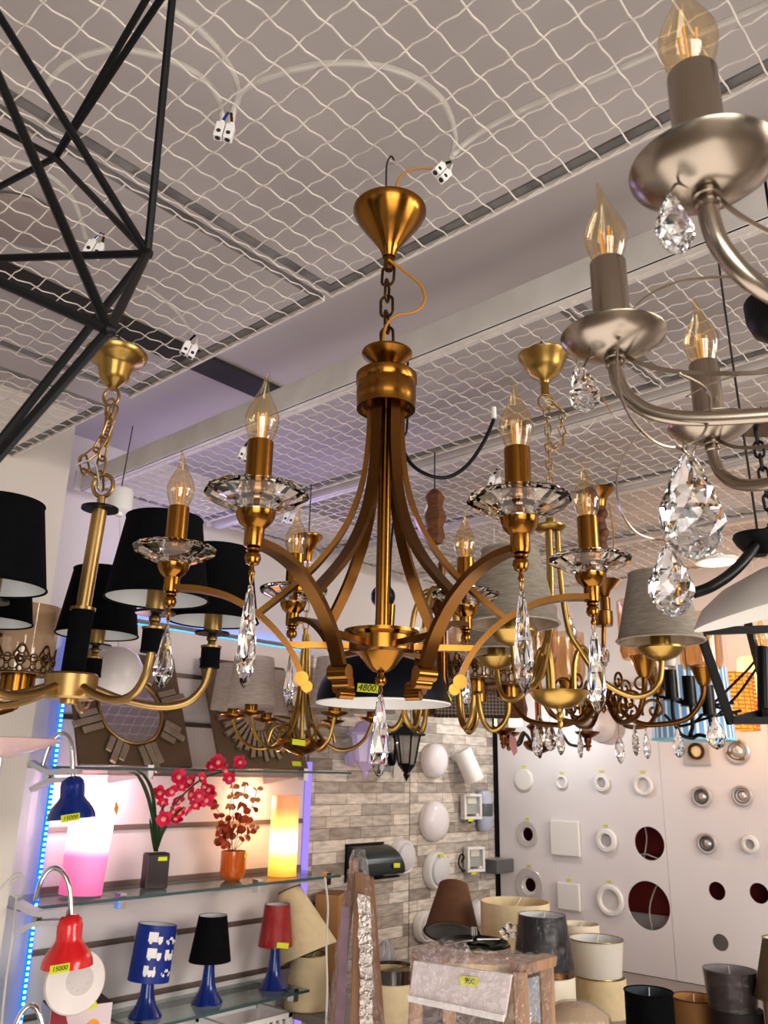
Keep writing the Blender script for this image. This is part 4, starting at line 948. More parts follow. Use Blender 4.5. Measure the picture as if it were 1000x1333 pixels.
def petal(b, a, L, w, tilt, z0=0):
    pts = []; 
    R = Matrix.Rotation(a, 4, 'Z') @ Matrix.Rotation(tilt, 4, 'Y')
    out = [(0, 0), (.25*L, .30*w), (.6*L, .5*w), (.88*L, .36*w), (L, 0), (.88*L, -.36*w), (.6*L, -.5*w), (.25*L, -.30*w)]
    b.prism([(u, v, z0+.25*abs(v)) for u, v in out], (0, 0, .0012), R)
for k in range(5): petal(b, 2*PI*k/5+.3, .028 if k in (0, 1, 2) else .025, .027 if k % 2 else .020, -.35)
ob = b.mesh(M['orchid'], False)
oc = MB().sph((0, 0, .008), .008, 8, (1, 1, 1.3)).mesh(M['orchidc'])
rnd = random.Random(3)
for px, py in [(206, 1033), (213, 1043), (222, 1028), (230, 1040), (238, 1022), (245, 1034), (232, 1012), (250, 1020), (258, 1035), (262, 1024), (268, 1040), (272, 1026), (256, 1046), (244, 1052), (222, 1058), (228, 1068), (214, 1066), (235, 1060), (274, 1000), (283, 993), (290, 1003), (299, 1012), (312, 992), (266, 1012)]:
    p = loc(px, py, Y-rnd.uniform(-.03, .03)); bl = link('blossom', ob, t, p); s = rnd.uniform(.8, 1.1); bl.scale = (s, s, s)
    bl.rotation_euler = (PI/2+rnd.uniform(-.9, .9), rnd.uniform(-.9, .9), rnd.uniform(-1.3, 1.0)); link('flower_centre', oc, bl)
for px, py in [(312, 992)]: MB().tube([loc(303, 1006), loc(px, py)], .0012, 5).build('bud_stem', M['leaf'], t)
# eucalyptus in an orange pot
x = at(302, (1148, Y), 0).x; h = zz(302, 1108, Y)-ZMID; o = Vector((x, Y, ZMID+.001))
t = thing('eucalyptus_plant', 'artificial russet eucalyptus sprigs in a rounded orange pot', 'potted plant', o)
def loc(px, py, Yd=Y): return ony(px, py, Yd)-o
MB().lathe([(0, 0), (.026, 0), (.038, .010), (.044, .03), (.044, h), (.041, h), (.040, .03), (0, .02)], 32).build('pot', mat('orange_glaze', (190, 92, 20), .18, 0, .1, coat=.5), t)
MB().lathe([(0, h-.012), (.040, h-.012)], 24).build('soil', M['dark'], t)
price(t, (.022, -.040, h-.014), .028, .011, .5)
M['euc'] = mat('russet_leaf', (168, 66, 34), .55, 0, .4, 30, trl=.2); M['euct'] = mat('tan_leaf', (196, 134, 92), .55, 0, .2, 30, trl=.2)
rnd = random.Random(5); LB = MB(); TB = MB(); SB = MB()
for pts in ([(300, 1108), (294, 1080), (285, 1058), (275, 1040), (268, 1030)], [(302, 1108), (303, 1075), (304, 1045), (302, 1022)], [(304, 1108), (312, 1075), (316, 1045), (320, 1020)], [(305, 1108), (318, 1078), (328, 1050), (336, 1024)], [(301, 1108), (290, 1088), (283, 1078)], [(303, 1108), (300, 1085), (299, 1060), (302, 1035)], [(299, 1108), (293, 1100), (287, 1094)], [(304, 1108), (322, 1090), (330, 1075)]):
    dy = rnd.uniform(-.05, .05); P = smooth_path([loc(q[0], q[1], Y+dy*i/4) for i, q in enumerate(pts)], 6); SB.tube(P, .0012, 5)
    for i in range(5, len(P), 3):
        for sd in (-1, 1):
            r = .021*(1-.5*i/len(P))*rnd.uniform(.8, 1.15); c = P[i]+Vector((sd*r*.9, rnd.uniform(-.012, .012), rnd.uniform(-.003, .006)))
            R = Matrix.Translation(c) @ Matrix.Rotation(rnd.uniform(-.8, .8), 4, 'Z') @ Matrix.Rotation(PI/2+rnd.uniform(-.8, .8), 4, 'X')
            (TB if i > len(P)*.72 else LB).prism([(r*math.cos(q), r*.85*math.sin(q), .2*r*math.cos(2*q)) for q in [2*PI*j/9 for j in range(9)]], (0, 0, .0008), R)
LB.build('foliage', M['euc'], t, False); TB.build('young_foliage', M['euct'], t, False); SB.build('twigs', M['stem'], t)
# table lamps on the lower shelf
def table_lamp(px, base_py, label, sh, rb, rt, top_py, bot_py, Yl=2.45, tilt=0):
    x = ony(px, base_py, Yl).x; t = thing('table_lamp', label, 'table lamp', (x, Yl, ZLO+.001))
    zb = zz(px, bot_py, Yl)-ZLO; zt = zz(px, top_py, Yl)-ZLO
    MB().lathe([(0, 0), (.050, 0), (.051, .004), (.044, .014), (.030, .035), (.022, .06), (.018, .10), (.015, zb+.01), (0, zb+.01)], 36).build('trumpet_base', M['blue'], t)
    MB().cyl((0, 0, zb), (0, 0, zb+.05), .012, 14).build('lamp_holder', M['white'], t)
    s = shade_mb(rb, rt, zt-zb, n=52).build('shade', sh, t, loc=(0, 0, zb)); s.rotation_euler = (0, tilt, 0)
    li = lining_mb(rb, rt, zt-zb).build('shade_lining', M['lining'], s)
    return t, s, zt-zb
t, s, h = table_lamp(187, 1340, 'blue table lamp with white vehicle pictures on its cylinder shade', M['blueshade'], .063, .060, 1205, 1278, tilt=.10)
def wrap(b, poly, R, u0, v0, sc):
    """a flat outline laid round the shade"""
    pts = []
    for r in (R+.0006, R+.0012):
        pts += [(r*math.sin((u0+u*sc)/R), -r*math.cos((u0+u*sc)/R), v0+v*sc) for u, v in poly]
    n = len(poly); b.add(pts, [tuple(range(n-1, -1, -1)), tuple(range(n, 2*n))]+[(i, (i+1) % n, n+(i+1) % n, n+i) for i in range(n)])
def circ(cx, cy, r): return [(cx+r*math.cos(2*PI*i/10), cy+r*math.sin(2*PI*i/10)) for i in range(10)]
truck = [[(0, .8), (3.4, .8), (3.4, 4), (0, 4)], [(3.5, .8), (5.2, .8), (5.2, 2.6), (3.5, 2.6)], circ(1, .6, .6), circ(4.3, .6, .6)]
car = [[(0, .6), (5, .6), (5, 1.5), (0, 1.5)], [(1.2, 1.5), (3.6, 1.5), (2.9, 2.5), (1.8, 2.5)], circ(1.1, .5, .55), circ(3.9, .5, .55)]
train = [[(0, .8), (1.8, .8), (1.8, 3.6), (0, 3.6)], [(1.8, .8), (4.4, .8), (4.4, 2.2), (1.8, 2.2)], [(3.5, 2.2), (4.1, 2.2), (4.1, 3.4), (3.5, 3.4)], circ(.8, .6, .6), circ(2.4, .6, .6), circ(3.7, .6, .6)]
b = MB()
for row, items in enumerate(((truck, car, train), (truck, train, car), (train, car, truck))):
    for ci, itm in enumerate(items+items[:3]):
        for poly in itm: wrap(b, poly, .0625, -.058+ci*.056 + (.003 if row == 1 else 0), h*(.70-.28*row)-.004, .0084)
b.build('vehicle_print', M['white'], s, False)
t, s, h = table_lamp(268, 1320, 'table lamp with a blue trumpet base and a plain black shade', M['blackfab'], .069, .047, 1193, 1252)
t, s, h = table_lamp(355, 1298, 'table lamp with a blue base and a red shade still in plastic wrap', M['redfab'], .060, .044, 1178, 1232)
shade_mb(.063, .048, h+.006, n=26, pleat=.03, c=(0, 0, -.003)).build('plastic_wrap', M['wraplight'], s, False)
price(s, (-.025, -.066, .012), .046, .018, -.3, .15)
# clip lamps
def clip_lamp(label, col, goose, neck, clip, d, txt, tagp):
    o = vp(*clip, d); t = vthing('clip_lamp', label, 'clip lamp', o)
    MB().tube(smooth_path(pp(o, goose, d), 6), .0062, 10).build('gooseneck', M['chrome'], t)
    a, e = pp(o, neck, d); L = (a-e).length; dd = (e-a).normalized()
    MB().lathe([(0, -.006), (.018, -.004), (.028, .006), (.031, .02), (.031, L*.46), (.036, L*.54), (.052, L*.72), (.060, L*.88), (.0615, L), (.0595, L), (.050, L*.74), (0, L*.6)], 36, a, dd).build('lamp_head', M[col], t)
    c = pp(o, [(clip[0]-22, clip[1]-10), (clip[0]+22, clip[1]+4), (clip[0]-20, clip[1]+26), (clip[0]+2, clip[1]+9)], d)
    b = MB()
    b.sweep(smooth_path([c[0], c[3]+Vector((0, 0, .012)), c[1]+Vector((0, 0, .005)), c[1]+Vector((.04, 0, .004))], 4), .040, .013, (0, 1, 0))
    b.build('upper_jaw', M['greyplas'], t)
    MB().sweep(smooth_path([c[2], c[3]+Vector((0, 0, -.012)), c[1]+Vector((0, 0, -.018)), c[1]+Vector((.035, 0, -.016))], 4), .038, .012, (0, 1, 0)).build('lower_jaw', M['greyplas'], t)
    MB().cyl(c[3]+Vector((0, -.02, 0)), c[3]+Vector((0, .02, 0)), .007, 12).build('jaw_spring', M['chrome'], t)
    q = pp(o, [tagp], d)[0]; aa = math.atan2(q.x-e.x, .055)
    price(t, (q.x, -.068*math.cos(math.asin(max(-.9, min(.9, (q.x-e.x)/.062)))), q.z), .046, .019, aa*.7, -.16, txt, .0145, lean=-.35)
clip_lamp('blue clip-on lamp with a silver gooseneck, clipped to the top glass shelf', 'blue', [(56, 996), (64, 972), (76, 956), (87, 957), (93, 972), (95, 1012)], [(95, 1013), (93, 1066)], (62, 1002), 2.33, '15000', (103, 1063))
clip_lamp('red clip-on lamp with a silver gooseneck, clipped to the middle glass shelf', 'red', [(46, 1172), (54, 1145), (66, 1131), (80, 1134), (90, 1155), (93, 1192)], [(92, 1193), (87, 1258)], (46, 1186), 2.28, '15000', (91, 1253))
o = vp(40, 1335, 2.25)
t = vthing('clip_lamp', 'silver gooseneck of a third clip-on lamp, at the bottom by the blue strip', 'clip lamp', o)
MB().tube(smooth_path(pp(o, [(20, 1335), (28, 1318), (38, 1309), (48, 1314), (55, 1335), (56, 1360)], 2.25), 6), .0062, 10).build('gooseneck', M['chrome'], t)
a = pp(o, [(56, 1360)], 2.25)[0]; MB().lathe([(0, 0), (.018, 0), (.030, -.02), (.031, -.06), (.06, -.12), (.058, -.12), (.02, -.05), (0, -.05)], 28, a).build('lamp_head', M['white'], t)
a = pp(o, [(20, 1338)], 2.25)[0]; MB().box(a-Vector((0, 0, .02)), (.03, .04, .05)).build('clamp', M['greyplas'], t, False, bevel=.006)
# round LED panel and its carton
Y = 2.44
x = ony(97, 1300, Y).x; bt = zz(97, 1309, Y-.03)
t = thing('cardboard_box', 'white and dark red lamp carton under the round white panel', 'box', (x+.01, Y, ZLO+.001), -.25)
hb = bt-ZLO
MB().box((0, 0, hb/2), (.17, .11, hb)).build('carton', mat('carton_white', (214, 196, 196), .6, 0, .03), t, False)
MB().box((0, 0, hb+.0005), (.168, .108, .002)).build('carton_top', mat('carton_maroon', (72, 44, 48), .6, 0, .1), t, False)
MB().prism([(-.084, -.0556, hb), (-.05, -.0556, hb), (-.02, -.0556, 0), (-.084, -.0556, 0)], (0, -.0004, 0)).build('printed_band', mat('carton_red', (150, 30, 50), .5), t, False)
MB().lathe([(0, 0), (.02, 0), (.02, .0006), (0, .0006)], 24, (.035, -.0556, hb*.3), (0, -1, 0)).build('printed_sun', mat('carton_orange', (236, 150, 40), .5), t)
price(t, (.02, -.057, hb-.004), .04, .014, 0, -.2)
t = thing('led_panel_lamp', 'round white ceiling panel lamp leaning on the carton behind the red clip lamp', 'ceiling lamp', ony(97, 1277, 2.37), 0)
dd = Vector((-.25, -.95, .08))
MB().lathe([(0, .0), (.080, .0), (.084, .006), (.080, .014), (.07, .017), (0, .018)], 48, (0, 0, 0), dd).build('panel_disc', mat('warm_white_plastic', (222, 212, 206), .4), t)
b = MB(); R = rotm(dd)
for k in range(10): b.lathe([(0, .018), (.004, .018), (.004, .0195), (0, .02)], 10, M=R @ Matrix.Translation((.026*math.cos(k*PI/5)+.01, .026*math.sin(k*PI/5), 0)))
b.lathe([(0, .017), (.038, .018), (.036, .0186), (0, .0186)], 32, M=R @ Matrix.Translation((.01, 0, 0)))
b.build('sensor_dots', mat('dot_grey', (198, 188, 184), .4), t)
# floor lamp with glass dish, loose cables
o = vp(2, 968, 1.9)
t = vthing('floor_lamp', 'slim uplighter with a shallow pale glass dish in front of the pillar', 'floor lamp', o)
MB().lathe([(0, -.03), (.02, -.03), (.06, -.018), (.11, .0), (.125, .010), (.123, .012), (.06, -.012), (0, -.022)], 48).build('glass_dish', mat('pink_glass', (226, 196, 192), .15, 0, .05, trl=.3), t)
MB().cyl((0, 0, -.03), (0, 0, -(o[2]+CZ)+.02), .0075, 12).lathe([(0, 0), (.13, 0), (.13, .012), (.02, .03), (0, .03)], 36, (0, 0, -(o[2]+CZ))).build('pole', M['chrome'], t)
def wcable(pts, d, label, r=.003, m='cable', name='hanging_cable'):
    o = [wp(q[0], q[1], q[2] if len(q) > 2 else d) for q in pts]
    return tag(MB().tube(smooth_path(o, 8), r, 8).build(name, M[m]), label, 'cable')
wcable([(0, 1158), (12, 1145), (25, 1137), (32, 1147), (28, 1165), (18, 1166), (14, 1150), (24, 1142)], 2.3, 'loop of thin white cable in front of the pillar')
wcable([(22, 1165), (16, 1220), (8, 1275), (2, 1333), (0, 1360)], 2.3, 'white cable hanging straight down beside the blue LED strip')
# white crate on the lowest shelf
xa, xb = ony(300, 1330, 2.37).x, ony(381, 1308, 2.37).x
t = thing('slatted_crate', 'white slatted crate under the lower glass shelf', 'crate', ((xa+xb)/2, 2.46, .501))
w = xb-xa; h = .315
b = MB()
for z in (.008, h-.008): b.box((0, -.085, z), (w, .012, .016)); b.box((0, .085, z), (w, .012, .016)); b.box((-w/2+.008, 0, z), (.016, .18, .016)); b.box((w/2-.008, 0, z), (.016, .18, .016))
for x_ in (-w/2+.008, w/2-.008):
    for y_ in (-.083, .083): b.box((x_, y_, h/2), (.016, .016, h-.002))
b.build('crate_frame', M['white'], t, False)
b = MB()
for k in range(9): b.box((-w/2+.02+k*(w-.04)/8, -.085, h/2), (.012, .008, h-.03))
b.build('slats', M['white'], t, False)
# ================================================================ brick-print panels and their wall lamps
N = NT('brick_print'); tc = N.n('ShaderNodeTexCoord'); sp = N.n('ShaderNodeSeparateXYZ'); cb = N.n('ShaderNodeCombineXYZ')
N.l(tc.outputs['Object'], sp.inputs[0]); N.l(sp.outputs['X'], cb.inputs[0]); N.l(sp.outputs['Z'], cb.inputs[1])
br = N.n('ShaderNodeTexBrick'); br.offset = .5; br.squash = .75; br.squash_frequency = 3
for k, v in dict(Scale=1, Brick_Width=.19, Row_Height=.046, Mortar_Size=.0012, Bias=-.25, Mortar_Smooth=.3).items(): br.inputs[k.replace('_', ' ')].default_value = v
br.inputs['Color1'].default_value = lin((222, 212, 200)); br.inputs['Color2'].default_value = lin((122, 108, 98)); br.inputs['Mortar'].default_value = lin((96, 88, 82))
N.l(cb.outputs[0], br.inputs['Vector'])
mp = N.n('ShaderNodeMapping'); mp.inputs['Scale'].default_value = (9, 9, 40); N.l(tc.outputs['Object'], mp.inputs[0])
no = N.n('ShaderNodeTexNoise'); no.inputs['Scale'].default_value = 1.6; no.inputs['Detail'].default_value = 6; N.l(mp.outputs[0], no.inputs[0])
rp = N.n('ShaderNodeValToRGB'); rp.color_ramp.elements[0].position = .32; rp.color_ramp.elements[1].position = .62; rp.color_ramp.elements[0].color = (.55, .55, .55, 1); rp.color_ramp.elements[1].color = (1.05, 1.05, 1.05, 1); N.l(no.outputs['Fac'], rp.inputs[0])
mx = N.n('ShaderNodeMix', data_type='RGBA', blend_type='MULTIPLY'); mx.inputs[0].default_value = .8
N.l(br.outputs['Color'], mx.inputs[6]); N.l(rp.outputs[0], mx.inputs[7]); N.l(mx.outputs[2], N.p.inputs['Base Color']); N.p.inputs['Roughness'].default_value = .6
M['brick'] = N.m
for x0, x1, lb in ((2.46, 3.106, 'brick-print wall panel next to the glass shelves, with the two lanterns'), (3.112, 3.792, 'brick-print wall panel in the corner, with the row of round white wall lamps')):
    q = MB().box((0, .006, 1.04), (x1-x0, .012, 2.08)).build('brick_panel', M['brick'], None, False); q.location = ((x0+x1)/2, 2.604, .001)
    tag(q, lb, 'wall panel')
slab('trim_corner', (3.795, 2.585, .4), (3.82, 2.612, 2.09), M['blackplas'])
YF = 2.601
def wl(px, py0, py1):
    c = ony(px, (py0+py1)/2, YF); return c, ony(px, py0, YF).z-ony(px, py1, YF).z
def round_lamp(px, py0, py1, label, rim=False, tagged=False):
    c, D = wl(px, py0, py1); r = D/2; t = thing('wall_lamp', label, 'wall lamp', c)
    f = (0, -1, 0)
    if rim:
        MB().lathe([(0, 0), (r, 0), (r, .03), (r*.9, .04), (r*.80, .038), (r*.8, .03), (0, .03)], 40, d=f).build('housing', M['white'], t)
        MB().lathe([(r*.8, .034), (r*.72, .05), (r*.4, .06), (0, .063)], 36, d=f).build('diffuser', mat('frosted_diffuser', (206, 204, 206), .25, 0, .01), t)
    else:
        MB().lathe([(0, 0), (r*.96, 0), (r*.98, .018), (0, .018)], 40, d=f).build('housing', M['white'], t)
        MB().lathe([(r*.98, .018), (r, .028), (r*.93, .046), (r*.7, .062), (r*.35, .071), (0, .073)], 40, d=f).build('diffuser', mat('opal_diffuser', (228, 222, 224), .2, 0, .01), t)
    if tagged: price(t, (-.01, -.052, r*.84), .03, .014)
    return t
round_lamp(561, 967, 1013, 'round white wall lamp, topmost of the corner brick panel')
round_lamp(561, 1042, 1095, 'round white wall lamp in the middle of the corner brick panel, beside the floodlight')
round_lamp(565, 1108, 1158, 'round white rimmed wall lamp with a yellow sticker, lowest on the corner brick panel', True, True)
round_lamp(520, 1092, 1138, 'round white ribbed wall lamp straddling the seam between the brick panels', True)
round_lamp(549, 1186, 1226, 'round white wall lamp half hidden behind the brown tilted shade', True)
round_lamp(620, 1170, 1206, 'round white wall lamp partly hidden by the big cream drum shade')
c = ony(590, 985, YF)
t = thing('wall_lamp', 'white tilted tube spotlight beside the topmost round wall lamp', 'wall lamp', c)
MB().cyl((0, 0, 0), (0, -.05, -.01), .02, 16).build('wall_bracket', M['white'], t)
MB().lathe([(0, -.07), (.045, -.07), (.047, -.065), (.047, .085), (.043, .085), (.041, .07), (0, .07)], 36, (.02, -.075, -.035), (.35, -.25, -.9)).build('tube_head', M['white'], t)
def flood(px, py0, py1, label, loop=False, tg=True):
    c, H = wl(px, py0, py1); t = thing('wall_floodlight', label, 'floodlight', c, -.25); w = H*.95
    b = MB(); e = .014
    for q, s in (((0, -.04, H/2-e/2), (w, .035, e)), ((0, -.04, -H/2+e/2), (w, .035, e)), ((-w/2+e/2, -.04, 0), (e, .035, H-2*e)), ((w/2-e/2, -.04, 0), (e, .035, H-2*e))): b.box(q, s)
    b.box((0, -.012, 0), (w*.4, .024, H*.4)); b.build('frame', M['white'], t, False, bevel=.003)
    MB().box((0, -.035, .01), (w-2*e, .01, H-2*e)).build('reflector', mat('reflector_grey', (166, 168, 164), .3, .2, .05), t, False)
    MB().box((0, -.043, .028), (w*.5, .004, H*.26)).build('led_chip', mat('led_yellowish', (206, 204, 190), .3), t, False)
    MB().sph((w*.25, -.05, -H*.34), .011, 14).build('motion_sensor', M['white'], t)
    if loop: MB().tube(smooth_path([(-w*.4, -.03, -H*.4), (-w*.7, -.04, -H*.42), (-w*.95, -.045, -H*.1), (-w*.8, -.045, H*.22), (-w*.6, -.04, H*.1), (-w*.7, -.03, -.01)], 6), .004, 8).build('power_cord', M['blackplas'], t)
    else: MB().tube(smooth_path([(-w*.35, -.05, -H*.48), (-w*.2, -.055, -H*.62), (-w*.05, -.05, -H*.5)], 5), .004, 8).build('power_cord', M['blackplas'], t)
    price(t, (-w*.2, -.06, -H*.52), .03, .013)
flood(607, 1033, 1066, 'white square floodlight with a sensor, beside the grey-banded capsule lamp')
flood(611, 1101, 1134, 'white square floodlight with a black cord loop, above the brown tilted shade', True)
c, H = wl(624, 1028, 1082)
t = thing('wall_lamp', 'pale capsule wall lamp with a dark grey middle band', 'wall lamp', c)
def capsule(z0, z1, r=.036, n=28): return [(0, z0), (r*.7, z0+.004), (r, z0+.02), (r, z1-.02), (r*.7, z1-.004), (0, z1)]
b = MB(); b.lathe(capsule(-H/2, H/2), 28, (0, -.035, 0), sx=1.25); b.build('diffuser', mat('blue_grey_opal', (178, 182, 200), .25), t)
MB().lathe([(.0365, -.025), (.0375, -.02), (.0375, .03), (.0365, .035)], 28, (0, -.035, 0), sx=1.27).build('middle_band', mat('slate_band', (84, 90, 92), .4), t)
c = ony(638, 1125, YF)
t = thing('wall_lamp', 'mid grey rectangular up-down wall lamp jutting out by the black corner strip', 'wall lamp', c+Vector((-.02, 0, 0)))
MB().box((0, -.055, 0), (.15, .105, .062)).build('body', M['grey'], t, False, bevel=.003)
MB().box((0, -.055, .0312), (.12, .08, .002)).build('top_glass', M['greyplas'], t, False)
price(t, (.0765, -.085, .02), .04, .014, PI/2)
c = ony(474, 1120, YF)
t = thing('wall_lamp', 'black half-round wall lamp with a yellow sticker behind the wrapped poles', 'wall lamp', c)
pr = [(-.12, -.075)]+[(.0, 0)]
b = MB(); n = 16; pl = [(0, 0, .062), (0, -.03, .060)]+[(0, -.135*math.sin(PI/2*i/n)-.0, .062-.10*(1-math.cos(PI/2*i/n))) for i in range(3, n+1)]+[(0, -.128, -.046)]
pl += [(0, -.10, -.040), (0, 0, -.044)]
b.prism([(-.115, q[1], q[2]) for q in pl], (.23, 0, 0)); b.build('hood', mat('black_green_gloss', (22, 32, 32), .28, 0, .1), t, False)
MB().box((0, -.004, -.005), (.235, .008, .15)).build('back_plate', M['blackplas'], t, False)
MB().box((.06, -.08, -.062), (.13, .03, .008)).build('lower_fin', M['blackplas'], t, False)
price(t, (.055, -.139, -.012), .04, .018, 0, .05)
def lantern(px, py0, py1, label, mk, glass, extra=False):
    c, H = wl(px, py0, py1); t = thing('wall_lantern_lamp', label, 'wall lantern', (c.x, YF, c.z))
    m = mk; y = -.095; r0, r1 = .036, .058; z0, z1 = -H*.22, H*.24
    b = MB(); b.lathe([(0, z1), (r1*1.45, z1), (r1*1.5, z1+.008), (r1*.8, z1+.03), (r1*.35, z1+.045), (.01, z1+.06), (.013, z1+.07), (0, z1+.08)], 6, (0, y, 0)); b.build('cap', m, t, False)
    b = MB(); b.lathe([(0, z0), (r0*1.1, z0), (r0*1.15, z0-.006), (r0*.6, z0-.03), (.012, z0-.04), (.016, z0-.05), (0, -H*.52)], 6, (0, y, 0)); b.build('bottom_finial', m, t, False)
    b = MB()
    for k in range(6):
        a = PI*k/3; b.cyl((r0*1.05*math.cos(a), y+r0*1.05*math.sin(a), z0), (r1*1.05*math.cos(a), y+r1*1.05*math.sin(a), z1), .0042, 6)
    b.build('cage_bars', m, t)
    MB().lathe([(r0, z0), (r1, z1)], 6, (0, y, 0)).build('glass', glass, t, False)
    MB().tube(smooth_path([(0, 0, -.03), (0, -.02, -.06), (0, -.03, .07), (0, -.05, z1+.05), (0, y, z1+.055)], 5), .006, 8).lathe([(0, 0), (.03, 0), (.03, .01), (0, .012)], 16, (0, 0, -.04), (0, -1, 0)).build('wall_arm', m, t)
    if extra:
        price(t, (.01, y-.06, -.01), .05, .024, 0, .25)
        b = MB()
        for k in range(3): b.sph((-.002, y-.058, .075-.024*k), .010, 10)
        b.build('blue_stickers', mat('blue_sticker', (40, 110, 230), .4, em=.3), t)
lantern(509, 938, 1015, 'black six-sided wall lantern on the brick panel, behind the long crystal', M['blackmetal'], thin_glass('lantern_glass', (214, 208, 200), .05, .1, dens=.35))
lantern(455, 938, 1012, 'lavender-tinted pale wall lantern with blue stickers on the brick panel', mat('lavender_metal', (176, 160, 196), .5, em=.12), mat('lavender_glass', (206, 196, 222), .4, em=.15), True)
tag(MB().prism([(0, 0, 0), (.055, 0, .0), (.062, 0, .09), (.03, 0, .11), (.004, 0, .09)], (0, -.002, 0), Matrix.Translation(ony(512, 1012, YF))).build('wall_sign_plate', mat('pale_plate', (206, 200, 194), .5), None, False), 'small pale translucent plate on the brick below the black lantern', 'plate')
# ================================================================ white boards of recessed lights
XF = 3.80
def board(y0, y1, z0, z1, holes, label):
    cu = bpy.data.curves.new('board', 'CURVE'); cu.dimensions = '2D'; cu.fill_mode = 'BOTH'; cu.extrude = .004
    def spl(p):
        s = cu.splines.new('POLY'); s.points.add(len(p)-1); s.use_cyclic_u = True
        for i, (a, e) in enumerate(p): s.points[i].co = (a, e, 0, 1)
    yc = (y0+y1)/2
    spl([(y0-yc, 0), (y1-yc, 0), (y1-yc, z1-z0), (y0-yc, z1-z0)])
    for (hy, hz, r) in holes: spl([(hy-yc+r*math.cos(2*PI*i/40), hz-z0+r*math.sin(2*PI*i/40)) for i in range(40)])
    tmp = bpy.data.objects.new('tmp', cu); C.objects.link(tmp)
    me = bpy.data.meshes.new_from_object(tmp.evaluated_get(bpy.context.evaluated_depsgraph_get()))
    bpy.data.objects.remove(tmp)
    me.transform(Matrix(((0, 0, 1, 0), (1, 0, 0, 0), (0, 1, 0, 0), (0, 0, 0, 1))))
    me.materials.clear(); me.materials.append(M['board'])
    o = bpy.data.objects.new('display_board', me); C.objects.link(o); o.location = (XF+.006, yc, z0)
    return tag(o, label, 'display board')
M['board'] = mat('white_board', (222, 216, 216), .45, 0, .02, 2)
def bx(px, py): return onx(px, py, XF)
def rad(px, py0, py1): return (bx(px, py0).z-bx(px, py1).z)/2
def hole(px, py, vr): c = bx(px, py); return (c.y, c.z, rad(px, py-vr, py+vr))
ysm = bx(868, 1110).y
hb_ = hole(854, 1180, 32); HB = (max(hb_[0], ysm+hb_[2]+.005), hb_[1], hb_[2])
zb = .783
board(ysm+.0008, 2.58, zb, 2.02, [hole(687, 1086, 9), hole(845, 1098, 22), HB, hole(690, 1152, 9)], 'white display board next to the brick panel, with two large red-backed holes')
board(.15, ysm-.0008, zb, 2.02, [hole(933, 1160, 12), hole(988, 1163, 13.5), hole(938, 1227, 11)], 'white display board away from the brick, warm lit at the top, with small dark holes')
def fixture(px, py, vr, label, kind, name='downlight', tagged=True, tagc='tagy'):
    c = bx(px, py); r = rad(px, py-vr, py+vr); f = (-1, 0, 0)
    t = thing(name, label, 'downlight', c)
    if kind == 'disc':
        MB().lathe([(0, 0), (r, 0), (r, .010), (r*.93, .016), (0, .018)], 36, d=f).build('housing', M['white'], t)
    elif kind == 'ring':
        MB().lathe([(r, 0), (r, .006), (r*.9, .014), (r*.72, .014), (r*.62, .004), (r*.62, 0)], 36, d=f).build('ring', M['white'], t)
        MB().lathe([(0, .002), (r*.62, .003)], 30, d=f).build('recess', mat('recess_pale', (206, 200, 198), .5), t)
    elif kind == 'open':
        MB().lathe([(r, 0), (r, .004), (r*.95, .008), (r*.55, .006), (r*.5, .0)], 36, d=f).build('ring', M['clearw'], t)
    elif kind == 'spot':
        MB().lathe([(r, 0), (r, .006), (r*.9, .014), (r*.6, .016), (r*.52, .006), (r*.52, 0)], 36, d=f).build('ring', M['white'], t)
        MB().lathe([(0, .004), (r*.3, .006), (r*.52, .004)], 24, d=f).build('reflector', M['greyplas'], t)
    elif kind in ('chrome', 'gold', 'clear'):
        MB().lathe([(r, 0), (r, .006), (r*.9, .012), (r*.72, .010), (r*.68, .003)], 36, d=f).build('ring', M['nickellight'], t)
        MB().lathe([(r*.68, .004), (r*.58, .012), (r*.46, .004)], 30, d=f).build('inner_ring', M['grey' if kind == 'chrome' else 'greyplas'], t)
        MB().lathe([(0, .010), (r*.2, .009), (r*.46, .002)], 10, d=f).build('reflector', M['nickellight'], t, False)
        if kind == 'gold':
            b = MB()
            for k in range(3): b.box((-.012, r*.6*math.cos(1.9+k*2.1), r*.75*math.sin(1.9+k*2.1)), (.006, .02, .012))
            b.build('spring_clip', M['gold'], t, False)
    elif kind == 'square':
        b = MB(); b.box((-.009, 0, 0), (.018, 2*r, 2*r)); b.build('panel', M['white'], t, False, bevel=.006)
    elif kind == 'squareglass':
        b = MB(); b.box((-.006, 0, 0), (.010, 2*r, 2*r)); b.build('glass_square', M['clearw'], t, False, bevel=.002)
        MB().lathe([(r*.62, .010), (r*.60, .02), (r*.42, .018), (r*.40, .012)], 30, d=f).build('ring', M['brassdark'], t)
        MB().lathe([(0, .014), (r*.4, .012)], 20, d=f).build('reflector', M['cream'], t)
    elif kind == 'ball':
        MB().lathe([(r, 0), (r, .01), (r*.96, .03), (r*.8, .07), (r*.5, .10), (0, .115)], 36, d=f).build('diffuser', mat('ball_opal', (222, 218, 218), .3), t)
    if tagged:
        price(t, (-.02 if kind == 'ball' else -.002, 0, r+.012), .024, .008, -PI/2, 0, matn=tagc)
    return t
M['nickellight'] = mat('satin_silver', (206, 200, 196), .35, .6, .05)
M['clearw'] = thin_glass('clear_acrylic', (236, 232, 230), .1, .12, dens=.5, fog=(226, 220, 218))
fixture(683, 1015, 14, 'round flat white downlight, first of the top row from the black corner strip', 'disc')
fixture(732, 1018, 9, 'smallest white ring downlight, second in the top row of the board', 'ring')
fixture(784, 1019, 12, 'white ring spotlight with a grey centre, third in the top row', 'spot')
